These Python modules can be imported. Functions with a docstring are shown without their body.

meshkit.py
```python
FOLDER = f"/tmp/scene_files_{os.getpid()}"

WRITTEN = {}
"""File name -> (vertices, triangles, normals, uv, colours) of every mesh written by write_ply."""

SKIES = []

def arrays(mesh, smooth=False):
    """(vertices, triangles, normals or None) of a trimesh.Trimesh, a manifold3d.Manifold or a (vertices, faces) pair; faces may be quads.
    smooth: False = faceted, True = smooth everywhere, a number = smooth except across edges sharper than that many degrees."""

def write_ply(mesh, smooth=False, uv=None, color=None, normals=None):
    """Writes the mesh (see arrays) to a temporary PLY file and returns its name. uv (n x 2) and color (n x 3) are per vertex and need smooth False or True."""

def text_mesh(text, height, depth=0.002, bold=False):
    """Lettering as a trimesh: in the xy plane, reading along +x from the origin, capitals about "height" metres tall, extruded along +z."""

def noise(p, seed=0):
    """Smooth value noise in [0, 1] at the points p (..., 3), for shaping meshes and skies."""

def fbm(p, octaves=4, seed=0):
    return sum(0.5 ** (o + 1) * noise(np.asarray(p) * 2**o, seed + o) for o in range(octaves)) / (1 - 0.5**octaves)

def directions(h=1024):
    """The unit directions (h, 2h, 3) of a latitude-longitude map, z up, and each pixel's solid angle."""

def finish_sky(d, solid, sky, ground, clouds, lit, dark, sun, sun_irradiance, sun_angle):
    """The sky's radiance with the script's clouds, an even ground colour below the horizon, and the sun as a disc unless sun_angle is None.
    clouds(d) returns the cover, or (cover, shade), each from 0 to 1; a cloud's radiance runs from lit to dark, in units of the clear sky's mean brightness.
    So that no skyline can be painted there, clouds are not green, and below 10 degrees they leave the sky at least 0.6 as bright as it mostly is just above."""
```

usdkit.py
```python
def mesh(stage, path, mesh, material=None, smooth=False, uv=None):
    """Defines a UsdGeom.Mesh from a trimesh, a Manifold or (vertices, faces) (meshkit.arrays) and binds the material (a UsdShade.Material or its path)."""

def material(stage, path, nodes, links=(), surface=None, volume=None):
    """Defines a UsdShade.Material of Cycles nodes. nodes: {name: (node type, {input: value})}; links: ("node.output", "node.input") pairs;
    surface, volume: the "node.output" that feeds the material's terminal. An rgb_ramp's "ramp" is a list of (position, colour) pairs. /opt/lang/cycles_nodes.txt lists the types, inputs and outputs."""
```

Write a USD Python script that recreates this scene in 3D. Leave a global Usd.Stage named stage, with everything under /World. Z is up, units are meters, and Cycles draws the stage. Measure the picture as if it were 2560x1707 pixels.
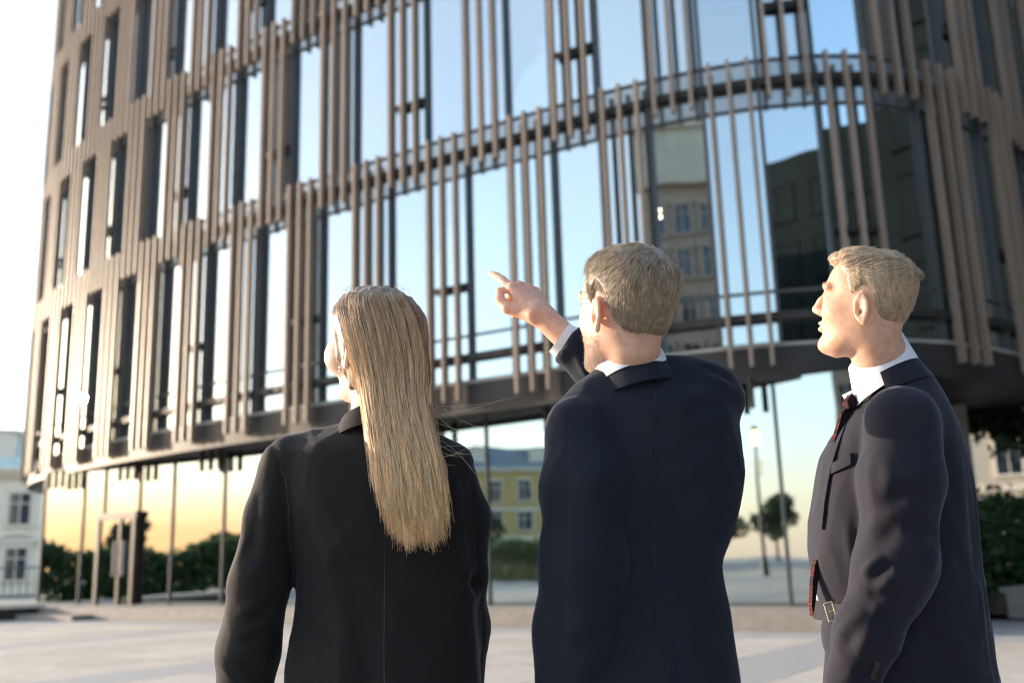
import math, numpy as np, trimesh, usdkit, meshkit
from pxr import Usd, UsdGeom, UsdLux, UsdShade, Gf, Sdf, Vt
from scipy.interpolate import splprep, splev, PchipInterpolator
from shapely.geometry import Polygon, Point
from shapely import contains_xy

stage = Usd.Stage.CreateInMemory()
UsdGeom.SetStageUpAxis(stage, 'Z'); UsdGeom.SetStageMetersPerUnit(stage, 1.0)
UsdGeom.Xform.Define(stage, '/World')

# ------------------------------------------------------------------ camera
CAM = np.array([0, 0, 1.0]); PITCH, ROLL, FPX = 0.2171, -0.0295, 2471.0      # FPX: focal length in pixels of a 2560 wide picture
_c, _s = math.cos(ROLL), math.sin(ROLL)
_R = np.array([1, 0, 0.]); _U = np.array([0, -math.sin(PITCH), math.cos(PITCH)]); C_F = np.array([0, math.cos(PITCH), math.sin(PITCH)])
C_R, C_U = _c * _R + _s * _U, -_s * _R + _c * _U
cam = UsdGeom.Camera.Define(stage, '/World/camera')
cam.AddTransformOp().Set(Gf.Matrix4d(*C_R, 0, *C_U, 0, *(-C_F), 0, *CAM, 1))
cam.CreateHorizontalApertureAttr(36.0); cam.CreateVerticalApertureAttr(24.0)
cam.CreateFocalLengthAttr(36.0 * FPX / 2560)
cam.CreateFStopAttr(2.6); cam.CreateFocusDistanceAttr(2.08)
cam.CreateExposureAttr(2.4)
# ------------------------------------------------------------------ sky and sun
SUN_B, SUN_E = math.radians(-66.0), math.radians(9.0)          # bearing from +y towards +x, elevation
sdir = np.array([math.sin(SUN_B) * math.cos(SUN_E), math.cos(SUN_B) * math.cos(SUN_E), math.sin(SUN_E)])
sun = UsdLux.DistantLight.Define(stage, '/World/sun')
sun.CreateIntensityAttr(0.5); sun.CreateAngleAttr(0.6); sun.CreateNormalizeAttr(True); sun.CreateColorAttr(Gf.Vec3f(0.84, 0.68, 0.52))
zc = sdir; xc = np.cross([0, 0, 1.0], zc); xc /= np.linalg.norm(xc); yc = np.cross(zc, xc)
sun.AddTransformOp().Set(Gf.Matrix4d(*xc, 0, *yc, 0, *zc, 0, 0, 0, 0, 1))
dome = UsdLux.DomeLight.Define(stage, '/World/sky')
dome.CreateIntensityAttr(1.0)
dome.GetPrim().SetCustomDataByKey('kind', 'structure')
SKYM = usdkit.material(stage, '/World/Looks/sky', {
    'sky': ('sky_texture', {'sky_type': 'single_scattering', 'sun_disc': False, 'sun_elevation': SUN_E, 'sun_rotation': math.atan2(sdir[0], sdir[1]), 'altitude': 50.0, 'air_density': 1.0, 'aerosol_density': 1.1, 'ozone_density': 1.5}),
    'tc': ('texture_coordinate', {}), 'n': ('noise_texture', {'scale': 2.2, 'detail': 5.0, 'roughness': .55, 'distortion': .6}), 'mr': ('map_range', {'from_min': .25, 'from_max': .75, 'to_min': .16, 'to_max': .42, 'clamp': True}),
    'mx': ('mix', {'color2': (3.3, 3.2, 3.1)}), 'sx': ('separate_xyz', {}), 'az': ('map_range', {'from_min': -.75, 'from_max': .35, 'to_min': 1.0, 'to_max': .12, 'clamp': True}), 'vm': ('math', {'math_type': 'multiply'}), 'lo': ('map_range', {'range_type': 'smoothstep', 'from_min': -.02, 'from_max': .16, 'to_min': .62, 'to_max': 0.0, 'clamp': True}), 'pk': ('mix', {'color2': (2.6, 1.9, 1.55)}),
    'dp': ('vector_math', {'math_type': 'dot_product', 'vector2': (-.999, .0, .02)}), 'gl': ('map_range', {'range_type': 'smoothstep', 'from_min': .95, 'from_max': 1.0, 'to_min': 0.0, 'to_max': .8, 'clamp': True}), 'og': ('mix', {'color2': (4.2, 2.1, .85)}), 'lz': ('map_range', {'range_type': 'smoothstep', 'from_min': .025, 'from_max': .10, 'to_min': 1.0, 'to_max': .12, 'clamp': True}), 'gm': ('math', {'math_type': 'multiply'}), 'bg': ('background_shader', {'strength': 0.12})}, [('tc.generated', 'n.vector'), ('n.fac', 'mr.value'), ('sx.x', 'az.value'), ('mr.result', 'vm.value1'), ('az.result', 'vm.value2'), ('vm.value', 'mx.fac'), ('sky.color', 'mx.color1'), ('mx.color', 'pk.color1'), ('tc.generated', 'sx.vector'), ('sx.z', 'lo.value'), ('lo.result', 'pk.fac'), ('tc.generated', 'dp.vector1'), ('dp.value', 'gl.value'), ('gl.result', 'gm.value1'), ('sx.z', 'lz.value'), ('lz.result', 'gm.value2'), ('gm.value', 'og.fac'), ('pk.color', 'og.color1'), ('og.color', 'bg.color')], surface='bg.background')
UsdShade.MaterialBindingAPI.Apply(dome.GetPrim()).Bind(SKYM)

# ------------------------------------------------------------------ helpers
_names = {}
def path(name, parent=None):
    base = (parent.GetPath().pathString if parent is not None else '/World') + '/' + name
    n = _names.get(base, 0); _names[base] = n + 1
    return base if n == 0 else f'{base}_{n:03d}'
def prim(x): return x.GetPrim() if hasattr(x, 'GetPrim') else x
def tag(o, label=None, cat=None, group=None, kind=None):
    o = prim(o)
    for k, v in (('label', label), ('category', cat), ('group', group), ('kind', kind)):
        if v: o.SetCustomDataByKey(k, v)
    return o
def obj(name, mesh, mat, parent=None, smooth=False, **t):
    return tag(usdkit.mesh(stage, path(name, parent), mesh, mat, smooth), **t)
def thing(name, label, cat, loc=(0, 0, 0), rz=0, group=None):
    x = UsdGeom.Xform.Define(stage, path(name)); x.AddTranslateOp().Set(Gf.Vec3d(*map(float, loc)))
    x.AddRotateZOp().Set(math.degrees(rz))
    return tag(x, label, cat, group)
def dup(root, loc, rz, label=None):
    base = prim(root).GetName(); p = UsdGeom.Xform.Define(stage, path(base)).GetPrim(); p.GetReferences().AddInternalReference(prim(root).GetPath()); p.SetInstanceable(True)
    p.GetAttribute('xformOp:translate').Set(Gf.Vec3d(*map(float, loc))); p.GetAttribute('xformOp:rotateZ').Set(math.degrees(rz))
    d = prim(root).GetCustomData(); return tag(p, label or d['label'], d['category'], d.get('group'))
def box(x0, x1, y0, y1, z0, z1):
    m = trimesh.creation.box((x1 - x0, y1 - y0, z1 - z0)); m.apply_translation(((x0 + x1) / 2, (y0 + y1) / 2, (z0 + z1) / 2)); return m
def obox(p, t, w, d, z0, z1, off=0.0):
    """box centred on plan point p, w along the plan direction t, d across it, pushed off metres along the outward normal"""
    t = np.asarray(t); n = np.array([t[1], -t[0]]); m = trimesh.creation.box((w, d, z1 - z0))
    M = np.eye(4); M[:2, 0] = t; M[:2, 1] = n * -1; M[:2, 3] = np.asarray(p) + n * off; M[2, 3] = (z0 + z1) / 2
    m.apply_transform(M); return m
def bar(a, b, w, h=None):
    a, b = np.asarray(a, float), np.asarray(b, float); d = b - a; L = np.linalg.norm(d); d /= L
    up = np.array([0, 0, 1.]) if abs(d[2]) < .95 else np.array([0, 1., 0])
    s = np.cross(d, up); s /= np.linalg.norm(s); u = np.cross(s, d)
    m = trimesh.creation.box((w, L, h or w)); M = np.eye(4); M[:3, 0], M[:3, 1], M[:3, 2], M[:3, 3] = s, d, u, (a + b) / 2
    m.apply_transform(M); return m
def cyl(a, b, r, r2=None, n=12):
    a, b = np.asarray(a, float), np.asarray(b, float); d = b - a; d /= np.linalg.norm(d)
    s = np.cross(d, [0, 0, 1.] if abs(d[2]) < .9 else [0, 1., 0]); s /= np.linalg.norm(s); u = np.cross(d, s)
    t = np.arange(n) / n * 2 * np.pi; ring = np.cos(t)[:, None] * s + np.sin(t)[:, None] * u
    v = np.vstack([a + ring * r, b + ring * (r if r2 is None else r2), [a], [b]]); i = np.arange(n); j = (i + 1) % n
    f = np.vstack([np.c_[i, j, j + n], np.c_[i, j + n, i + n], np.c_[j, i, np.full(n, 2 * n)], np.c_[i + n, j + n, np.full(n, 2 * n + 1)]])
    m = trimesh.Trimesh(v, f, process=False); m.fix_normals(); return m
def cat(*ms): return trimesh.util.concatenate(list(ms))
def prism(poly, z0, z1):
    m = trimesh.creation.extrude_polygon(poly, z1 - z0, engine='earcut'); m.apply_translation((0, 0, z0)); return m
def strip(P, N, o0, o1, z0, z1):
    """a closed bar that follows the plan curve P (normals N), from offset o0 to o1 and height z0 to z1"""
    a, b = P + N * o0, P + N * o1; n = len(P)
    v = np.vstack([np.c_[a, np.full(n, z0)], np.c_[b, np.full(n, z0)], np.c_[b, np.full(n, z1)], np.c_[a, np.full(n, z1)]])
    i = np.arange(n - 1); q = []
    for k in range(4):
        l = (k + 1) % 4; q.append(np.c_[k * n + i, k * n + i + 1, l * n + i + 1, l * n + i])
    q.append([[0, n, 2 * n, 3 * n]]); q.append([[n - 1, 4 * n - 1, 3 * n - 1, 2 * n - 1]]); q = np.vstack(q)
    m = trimesh.Trimesh(v, np.vstack([q[:, [0, 1, 2]], q[:, [0, 2, 3]]]), process=False); m.fix_normals(); return m

# ------------------------------------------------------------------ materials
def L(name, nodes, links=(), surface='p.BSDF', **k): return usdkit.material(stage, '/World/Looks/' + name, nodes, links, surface=surface, **k)
def plain(name, col, rough=.6, var=.12, scale=3.0, **kw):
    """a surface with slight mottling of its colour"""
    lo, hi = [c * (1 - var) for c in col], [min(1, c * (1 + var)) for c in col]
    return L(name, {'g': ('geometry', {}), 'n': ('noise_texture', {'scale': scale, 'detail': 5.0, 'roughness': .6}), 'r': ('rgb_ramp', {'ramp': [(.3, lo), (.7, hi)]}),
                    'p': ('principled_bsdf', {'roughness': rough, **kw})}, [('g.position', 'n.vector'), ('n.fac', 'r.fac'), ('r.color', 'p.base_color')])
FIN = L('bronze_fin', {'o': ('object_info', {}), 'g': ('geometry', {}), 'mp': ('mapping', {'scale': (9, 9, .7)}), 'n': ('noise_texture', {'scale': 1.0, 'detail': 6.0, 'roughness': .65}), 'r': ('rgb_ramp', {'ramp': [(.3, (.225, .172, .132)), (.7, (.31, .24, .188))]}),
    'v': ('map_range', {'to_min': .84, 'to_max': 1.14}), 'h': ('hsv', {}), 'p': ('principled_bsdf', {'roughness': .45})}, [('g.position', 'mp.vector'), ('mp.vector', 'n.vector'), ('n.fac', 'r.fac'), ('o.random', 'v.value'), ('v.result', 'h.value'), ('r.color', 'h.color'), ('h.color', 'p.base_color')])
RAILM = plain('dark_bronze', (.024, .021, .019), .6)
MULL = plain('mullion_grey', (.060, .064, .066), .4)
SOFF = plain('soffit_metal', (.040, .036, .031), .6, .2, .8)
TRIM = plain('pale_metal', (.40, .38, .35), .65)
BRASS = plain('door_bronze', (.055, .033, .022), .5)
PLINTH = plain('plinth_stone', (.24, .215, .195), .7, .15, 6.0)
PAVE = [plain(f'paving_{i}', c, .75, .16, 5.0) for i, c in enumerate([(.44, .40, .355), (.48, .44, .39), (.40, .365, .325), (.45, .42, .385), (.42, .375, .33)])]
PAVED = plain('paving_dark', (.33, .33, .335), .75, .10, 9.0)
ROOM = plain('room_wall', (.38, .38, .36), .9, .2, .5)
SLABM = plain('floor_slab', (.28, .27, .25), .9)
BLACKM = plain('core_dark', (.14, .14, .14), .9)
def glass(name, base, tint):
    return L(name, {'f': ('fresnel', {'IOR': 1.55}), 'm': ('math', {'math_type': 'multiply_add', 'value2': 1 - base, 'value3': base}), 't': ('transparent_bsdf', {'color': tint}), 'ge': ('geometry', {}), 'nz': ('noise_texture', {'scale': 1.1, 'detail': 1.0}), 'bu': ('bump', {'strength': .5, 'distance': .0035}),
                    'g': ('glossy_bsdf', {'color': (.86, .95, 1.0), 'roughness': 0.0}), 'x': ('mix_closure', {})},
             [('ge.position', 'nz.vector'), ('nz.fac', 'bu.height'), ('bu.normal', 'g.normal'), ('f.fac', 'm.value1'), ('m.value', 'x.fac'), ('t.BSDF', 'x.closure1'), ('g.BSDF', 'x.closure2')], surface='x.closure')
GLASS = glass('coated_glass', .50, (.55, .64, .62)); GLASSG = glass('ground_glass', .44, (.52, .62, .58)); GLASSW = glass('window_glass', .3, (.5, .55, .6))
SPAN = L('spandrel_glass', {'p': ('principled_bsdf', {'base_color': (.055, .062, .068), 'roughness': .6}), 'g': ('glossy_bsdf', {'color': (.82, .86, .86), 'roughness': .12}), 'f': ('fresnel', {'IOR': 1.55}),
                            'm': ('math', {'math_type': 'multiply_add', 'value2': .65, 'value3': .30}), 'x': ('mix_closure', {})},
         [('f.fac', 'm.value1'), ('m.value', 'x.fac'), ('p.BSDF', 'x.closure1'), ('g.BSDF', 'x.closure2')], surface='x.closure')
def lamp_mat(name, col, strength): return L(name, {'e': ('emission', {'color': col, 'strength': strength})}, surface='e.emission')
WARM = lamp_mat('warm_lamp', (1.0, .66, .22), 2.4); WHITEL = lamp_mat('white_lamp', (1.0, .85, .6), 3.0)
def sheer(name, col): return L(name, {'d': ('diffuse_bsdf', {'color': col}), 't': ('translucent_bsdf', {'color': col}), 'x': ('mix_closure', {'fac': .45})}, [('d.BSDF', 'x.closure1'), ('t.BSDF', 'x.closure2')], surface='x.closure')
CURT = sheer('curtain_cloth', (.52, .55, .46))
def leaf(name, a, b): return L(name, {'o': ('geometry', {}), 'r': ('rgb_ramp', {'ramp': [(0, a), (1, b)]}), 'd': ('principled_bsdf', {'roughness': .55}), 't': ('translucent_bsdf', {}), 'x': ('mix_closure', {'fac': .3})},
    [('o.random_per_island', 'r.fac'), ('r.color', 'd.base_color'), ('r.color', 't.color'), ('d.BSDF', 'x.closure1'), ('t.BSDF', 'x.closure2')], surface='x.closure')
LEAF = leaf('leaf_green', (.035, .075, .02), (.09, .14, .035)); LEAFL = leaf('leaf_pale', (.10, .17, .07), (.17, .25, .11)); LEAFD = leaf('leaf_dark', (.025, .05, .018), (.06, .10, .03))
BARK = plain('bark', (.10, .075, .055), .9, .3, 12)
SOIL = plain('soil', (.07, .055, .04), .95)
CREAM = plain('cream_render', (.62, .53, .40), .85, .08, 1.2); CREAML = plain('cream_render_pale', (.80, .71, .57), .85, .06, 1.2); CREAMT = plain('cream_trim', (.68, .61, .50), .8, .06, 2)
OCHRE = plain('ochre_render', (.55, .38, .15), .85, .1, 1); BROWN = plain('brown_stone', (.36, .275, .205), .8, .12, 1.5); BEIGE = plain('beige_stone', (.52, .46, .37), .8, .1, 1.5)
DARKB = plain('dark_facade', (.010, .015, .017), .7, .2, .4, specular_ior_level=.04); TEALR = plain('teal_roof', (.46, .56, .53), .5, .12, 2); REDR = plain('roof_grey', (.20, .23, .25), .8)
WIN = L('dark_pane', {'p': ('principled_bsdf', {'base_color': (.03, .035, .045), 'roughness': .05, 'specular_ior_level': .9})})
ASPH = plain('ground_asphalt', (.30, .28, .26), .85, .15, .6)
# ------------------------------------------------------------------ ground, paving
ground = trimesh.creation.cylinder(170, .2, sections=64); ground.apply_translation((0, 0, -.135))
obj('ground', ground, ASPH, kind='structure')
WA, WB = np.array([-12.1, 25.6]), np.array([5.3, 13.48])           # the straight glass wall of the ground floor
WE = (WB - WA) / np.linalg.norm(WB - WA); WN = np.array([WE[1], -WE[0]])  # along it, and out of it towards the plaza
plaza = thing('pavement', None, None); tag(plaza, kind='structure')
rng = np.random.default_rng(5)
tiles = []; W0 = WA @ WN
TS = .9
for i in range(-34, 12):
    for j in range(0, 34):
        u0, v0 = -3.55 + (i + .5) * TS - .9, W0 + 1.36 + j * TS                # in (along, out) coordinates
        c = WE * (u0 + TS / 2) + WN * (v0 + TS / 2)
        d = np.hypot(*c); b = math.degrees(math.atan2(c[0], c[1]))
        vis = abs(b) < 36 and c[1] > 5
        tiles.append((0 if vis else 1, d, i, j, u0, v0))
tiles.sort()
rest = []
for n, (o, d, i, j, u0, v0) in enumerate(tiles):
    g = .010; m = trimesh.creation.box((TS - g, TS - g, .03))
    M = np.eye(4); M[:2, 0] = WE; M[:2, 1] = -WN; M[:2, 3] = WE * (u0 + TS / 2) + WN * (v0 + TS / 2); M[2, 3] = -.015 + rng.uniform(-.0015, .0015)
    m.apply_transform(M)
    dark = (i % 6 == 0) or j == 0
    if n < 290: obj('paving_stone', m, PAVED if dark else PAVE[rng.integers(5)], plaza)
    else: rest.append((m, dark))
obj('paving_stones', cat(*[m for m, k in rest if not k]), PAVE[0], plaza, kind='stuff')
obj('paving_bands', cat(*[m for m, k in rest if k]), PAVED, plaza, kind='stuff')

# ------------------------------------------------------------------ the office building
pts = np.array([(-15.0, 34), (-14.95, 31), (-14.6, 29.2), (-13.7, 27.5), (-12.35, 25.95), (-10.84, 24.34), (-9.21, 22.79), (-7.86, 21.58), (-6.7, 20.63), (-5.69, 19.85), (-4.79, 19.2), (-3.96, 18.62), (-3.19, 18.08), (-2.47, 17.57), (-1.8, 17.12), (-1.17, 16.71), (-.57, 16.35), (0, 16.04), (.55, 15.75), (1.08, 15.47), (1.6, 15.2), (2.1, 14.93), (2.59, 14.68), (3.07, 14.45), (3.55, 14.25), (4.04, 14.08), (4.53, 13.96), (5.04, 13.9), (5.6, 13.97), (6.29, 14.25), (7.1, 14.75), (7.9, 15.35), (8.6, 15.95), (9.6, 16.8), (12, 19)])
tck, _u = splprep(pts.T, s=.15, k=3)
_X, _Y = splev(np.linspace(0, 1, 4000), tck); _S = np.r_[0, np.cumsum(np.hypot(np.diff(_X), np.diff(_Y)))]
def curve(s):
    s = np.atleast_1d(s).astype(float); e = 1e-2; f = lambda q: np.c_[np.interp(q, _S, _X), np.interp(q, _S, _Y)]
    t = f(s + e) - f(s - e); t /= np.linalg.norm(t, axis=1)[:, None]; return f(s), t, np.c_[t[:, 1], -t[:, 0]]
PITCHF, S0 = .297, _S[np.argmin(np.hypot(np.array(_X) - 4.975, np.array(_Y) - 14.0))]
fin_s = lambda k: S0 + PITCHF * k
RZ = [4.42, 8.19, 12.04, 15.90, 19.75]
bld = thing('office_building', 'large curved office building of mirror glass behind staggered bronze vertical fins', 'building')
K0, K1 = -96, 24
G0, G1 = K0 // 3, K1 // 3
bs = np.array([fin_s(3 * g - .5) for g in range(G0, G1 + 1)]); BP, BT, BN = curve(bs); GP = BP - BN * .22     # glass corners, one flat pane between each two
def flat_pane(i, z0, z1, o=0.0, th=.012, ea=.012):
    a, b = GP[i], GP[i + 1]; t = (b - a) / np.linalg.norm(b - a); an = tilt.normal(0, .003); t2 = np.array([t[0] - t[1] * an, t[1] + t[0] * an]); return obox((a + b) / 2, t2, np.linalg.norm(b - a) - 2 * ea, th, z0, z1, o)
tilt = np.random.default_rng(2)
for lv in range(4):
    for i in range(len(bs) - 1): obj('glass_pane', flat_pane(i, RZ[lv] + .41, RZ[lv + 1] - .41), GLASS, bld)
for lv in range(5):
    for i in range(len(bs) - 1): obj('spandrel_panel', flat_pane(i, RZ[lv] - .39 + (.0 if lv else .02), RZ[lv] + .39), SPAN if lv else GLASS, bld)
for i in range(len(bs)): obj('mullion', obox(GP[i], BT[i], .055, .09, 4.02, 20.1, .05), MULL, bld)
def chords(o):
    return GP + BN * o, BN
for lv in range(5):
    for dz in (-.40, .40):
        if lv == 0 and dz < 0: continue
        obj('transom', strip(GP, BN, -.02, .045, RZ[lv] + dz - .018, RZ[lv] + dz + .018), MULL, bld)
fs = np.arange(fin_s(K0), fin_s(K1), .15); FP, FT, FN = curve(fs)
for lv in range(5): obj('fin_rail', strip(FP, FN, -.165, -.085, RZ[lv] - .06, RZ[lv] + .06), RAILM, bld)
obj('window_sill', strip(GP, BN, -.05, .08, 3.975, 4.018), TRIM, bld)
obj('fascia', strip(FP, FN, -.30, -.16, 3.50, 3.97), RAILM, bld)
obj('fascia_lip', strip(FP, FN, -.32, -.13, 3.455, 3.497), RAILM, bld)
for k in range(K0, K1 + 1):
    p, t, n = curve(fin_s(k)); up = (k // 3) % 2
    for lv in range(4):
        if lv % 2 != up: continue
        z0 = RZ[lv] - .34 if lv else 3.66; z1 = RZ[lv + 1] + .36
        obj('fin', obox(p[0], t[0], .055, .125, z0, z1), FIN, bld)
    kk = [obox(p[0], t[0], .03, .022, RZ[lv] - .035, RZ[lv] + .035, -.0765) for lv in range(5)]
    tag(obj('fin_bracket', cat(*kk), RAILM, bld), kind='stuff')
for g in range(G0, G1):
    for lv in range(4):
        if g % 2 == lv % 2 and (g * 7 + lv * 3) % 4 < 2:
            a = fin_s(np.linspace(3 * g - .1, 3 * g + 2.45, 4)); P, T, N = curve(a); z = RZ[lv] + 1.28
            obj('stay_bar', strip(P, N, -.16, -.085, z - .045, z + .045), RAILM, bld)
LW = np.linalg.norm(WB - WA); NP = 12
wall = lambda u, o=0.0: WA + WE * u + WN * o
# inside: floors, back wall, a few curtains and lamps
back = [np.array(q) for q in ((9.2, 19.2), (-8.8, 31.9))]
foot = Polygon([*(FP - FN * .34)[(fs > 4.2) & (fs < 37)], *back])
inner = Polygon([*(GP - BN * .12)[(bs > 4.2) & (bs < 37)], *back])
for lv in range(1, 5): obj('floor_slab', prism(inner.buffer(-.02), RZ[lv] - .30, RZ[lv] + .10), SLABM, bld)
obj('soffit', prism(foot, 3.52, 3.62), SOFF, bld)
obj('roof_slab', prism(foot, 20.15, 20.4), SLABM, bld)
obj('parapet', strip(FP, FN, -.34, -.2, 20.4, 21.2), FIN, bld)
for s_, q_ in ((4.6, back[1]), (36.8, back[0])):
    p_ = curve(s_)[0][0] - curve(s_)[2][0] * .5; d_ = q_ - p_; n_ = np.linalg.norm(d_); obj('end_wall', obox((p_ + q_) / 2, d_ / n_, n_, .15, 3.7, 20.1), BLACKM, bld)
obj('floor_slab', prism(inner.buffer(-.05), 3.63, 4.0), BLACKM, bld)
bw = back[0] - back[1]; bw /= np.linalg.norm(bw)
obj('back_wall', obox((back[0] + back[1]) / 2, bw, np.linalg.norm(back[0] - back[1]) - .1, .2, 3.7, 20.1, .1), BLACKM, bld)
for g in range(G0, G1):                                            # room partitions
    if g % 4 == 1:
        i = g - G0; a = GP[i] - BN[i] * .25; b = GP[i] - BN[i] * (1.9 if bs[i] > 27 else 4.2)
        for lv in range(4): obj('partition_wall', obox((a + b) / 2, (b - a) / np.linalg.norm(b - a), np.linalg.norm(b - a), .1, RZ[lv] + .12, RZ[lv + 1] - .32), ROOM, bld)
cr = np.random.default_rng(3)
for i in range(len(bs) - 1):
    if bs[i] < 28.2: continue
    for lv in range(3):
        if lv == 2 and cr.random() < .5 or cr.random() < .12: continue
        a, b = GP[i] - BN[i] * .22, GP[i + 1] - BN[i + 1] * .22; u = np.linspace(.06, .94 if cr.random() < .6 else .55, 30); P = a + (b - a) * u[:, None]; N = np.repeat(BN[i:i + 1], 30, 0)
        P = P + N * (.035 * np.sin(np.arange(30) * 1.35 + cr.uniform(0, 6)) * cr.uniform(.6, 1.3, 30))[:, None]
        obj('curtain', strip(P, N, 0, .006, RZ[lv] + .14, RZ[lv + 1] - .36), CURT, bld)
bear = np.degrees(np.arctan2(GP[:, 0], GP[:, 1]))
for x, z, h in ((292, 5.9, 1.3), (382, 5.8, .9), (495, 5.6, .45), (143, 6.2, 1.7), (215, 5.2, .7)):        # warm lamps glimpsed through the lowest windows on the left
    d = (x - 1280) * C_R + (853.5 - 960) * C_U + FPX * C_F; b = math.degrees(math.atan2(d[0], d[1])); c = [i for i in range(len(bs) - 1) if (i + G0) % 2 == 1 and bs[i] > 9]; i = min(c, key=lambda i: abs((bear[i] + bear[i + 1]) / 2 - b))
    q = GP[i] * .75 + GP[i + 1] * .25 - BN[i] * .14; obj('room_lamp', cyl((*q, z - h / 2), (*q, z + h / 2), .07), WARM, bld)
for g in range(28):                                               # short dark fins hanging from the soffit in front of the glass, in threes
    if g % 4 < 3:
        u = .6 + (g // 4) * 3.0 + (g % 4) * .3
        obj('soffit_fin', obox(wall(u, .28), WE, .06, .10, 3.07, 3.518), RAILM, bld)
# ground floor: a straight mirror glass wall on a stone plinth
hx = []
for xx in (252, 341):
    d = ((xx - 1280) * C_R + (853.5 - 1450) * C_U + FPX * C_F)[:2]; A = np.array([d, -WE]).T; sol = np.linalg.solve(A, WA); hx.append(sol[1])
D0, D1 = hx
edges = sorted([k * LW / NP for k in range(NP + 1) if not D0 - .5 < k * LW / NP < D1 + .5] + [D0, D1])
for a, b in zip(edges[:-1], edges[1:]):
    if abs(a - D0) < 1e-6: obj('ground_pane', obox(wall((a + b) / 2), WE, b - a - .03, .012, 2.24, 3.5), GLASSG, bld); continue
    obj('ground_pane', obox(wall((a + b) / 2), WE, b - a - .03, .012, .27, 3.5), GLASSG, bld)
for e in edges: obj('ground_mullion', obox(wall(e), WE, .032, .06, .25, 3.515, .02), MULL if D0 - .1 > e or e > D1 + .1 else BRASS, bld)
obj('plinth', strip(np.array([wall(-.6), wall(LW + .4)]), np.array([WN, WN]), -.2, 1.32, -.02, .25), PLINTH, bld)
obj('ceiling_lobby', box(-.001, .001, -.001, .001, 3.6, 3.61), SOFF, bld) if False else None
lob = Polygon([wall(.1, -5.2), wall(LW - .1, -5.2), wall(LW - .1, -5.0), wall(.1, -5.0)])
obj('lobby_back_wall', prism(lob, .25, 3.5), ROOM, bld)
obj('lobby_floor', prism(Polygon([wall(.05, -.21), wall(LW - .05, -.21), wall(LW - .05, -4.99), wall(.05, -4.99)]), .1, .26), PLINTH, bld)
ret = np.array([WB - WN * .02, WB + np.array([1.45, 4.6])])
obj('corner_wall', obox(ret.mean(0), (ret[1] - ret[0]) / np.linalg.norm(ret[1] - ret[0]), np.linalg.norm(ret[1] - ret[0]), .25, 0, 3.515), BLACKM, bld)
# entrance door in the glass wall: three bronze posts, a head and two glazed leaves
door = UsdGeom.Xform.Define(stage, path('entrance_door', bld)).GetPrim()
DM = (D0 + D1) / 2 + .18
for u, w in ((D0, .11), (DM, .09), (D1, .11)): obj('door_post', obox(wall(u), WE, w, .12, .25, 2.2, .10), BRASS, door)
obj('door_head', obox(wall((D0 + D1) / 2), WE, D1 - D0 + .2, .14, 2.2, 2.36, .10), BRASS, door)
for a, b in ((D0, DM), (DM, D1)):
    obj('door_leaf', obox(wall((a + b) / 2), WE, b - a - .16, .03, .27, 2.19, .10), GLASSG, door)
    obj('door_handle', obox(wall((b - .16) if a == D0 else (a + .16)), WE, .03, .05, .9, 1.7, .16), TRIM, door)
obj('door_step', obox(wall((D0 + D1) / 2, 1.56), WE, D1 - D0 + .8, .45, 0, .12), PLINTH, door)

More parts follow.
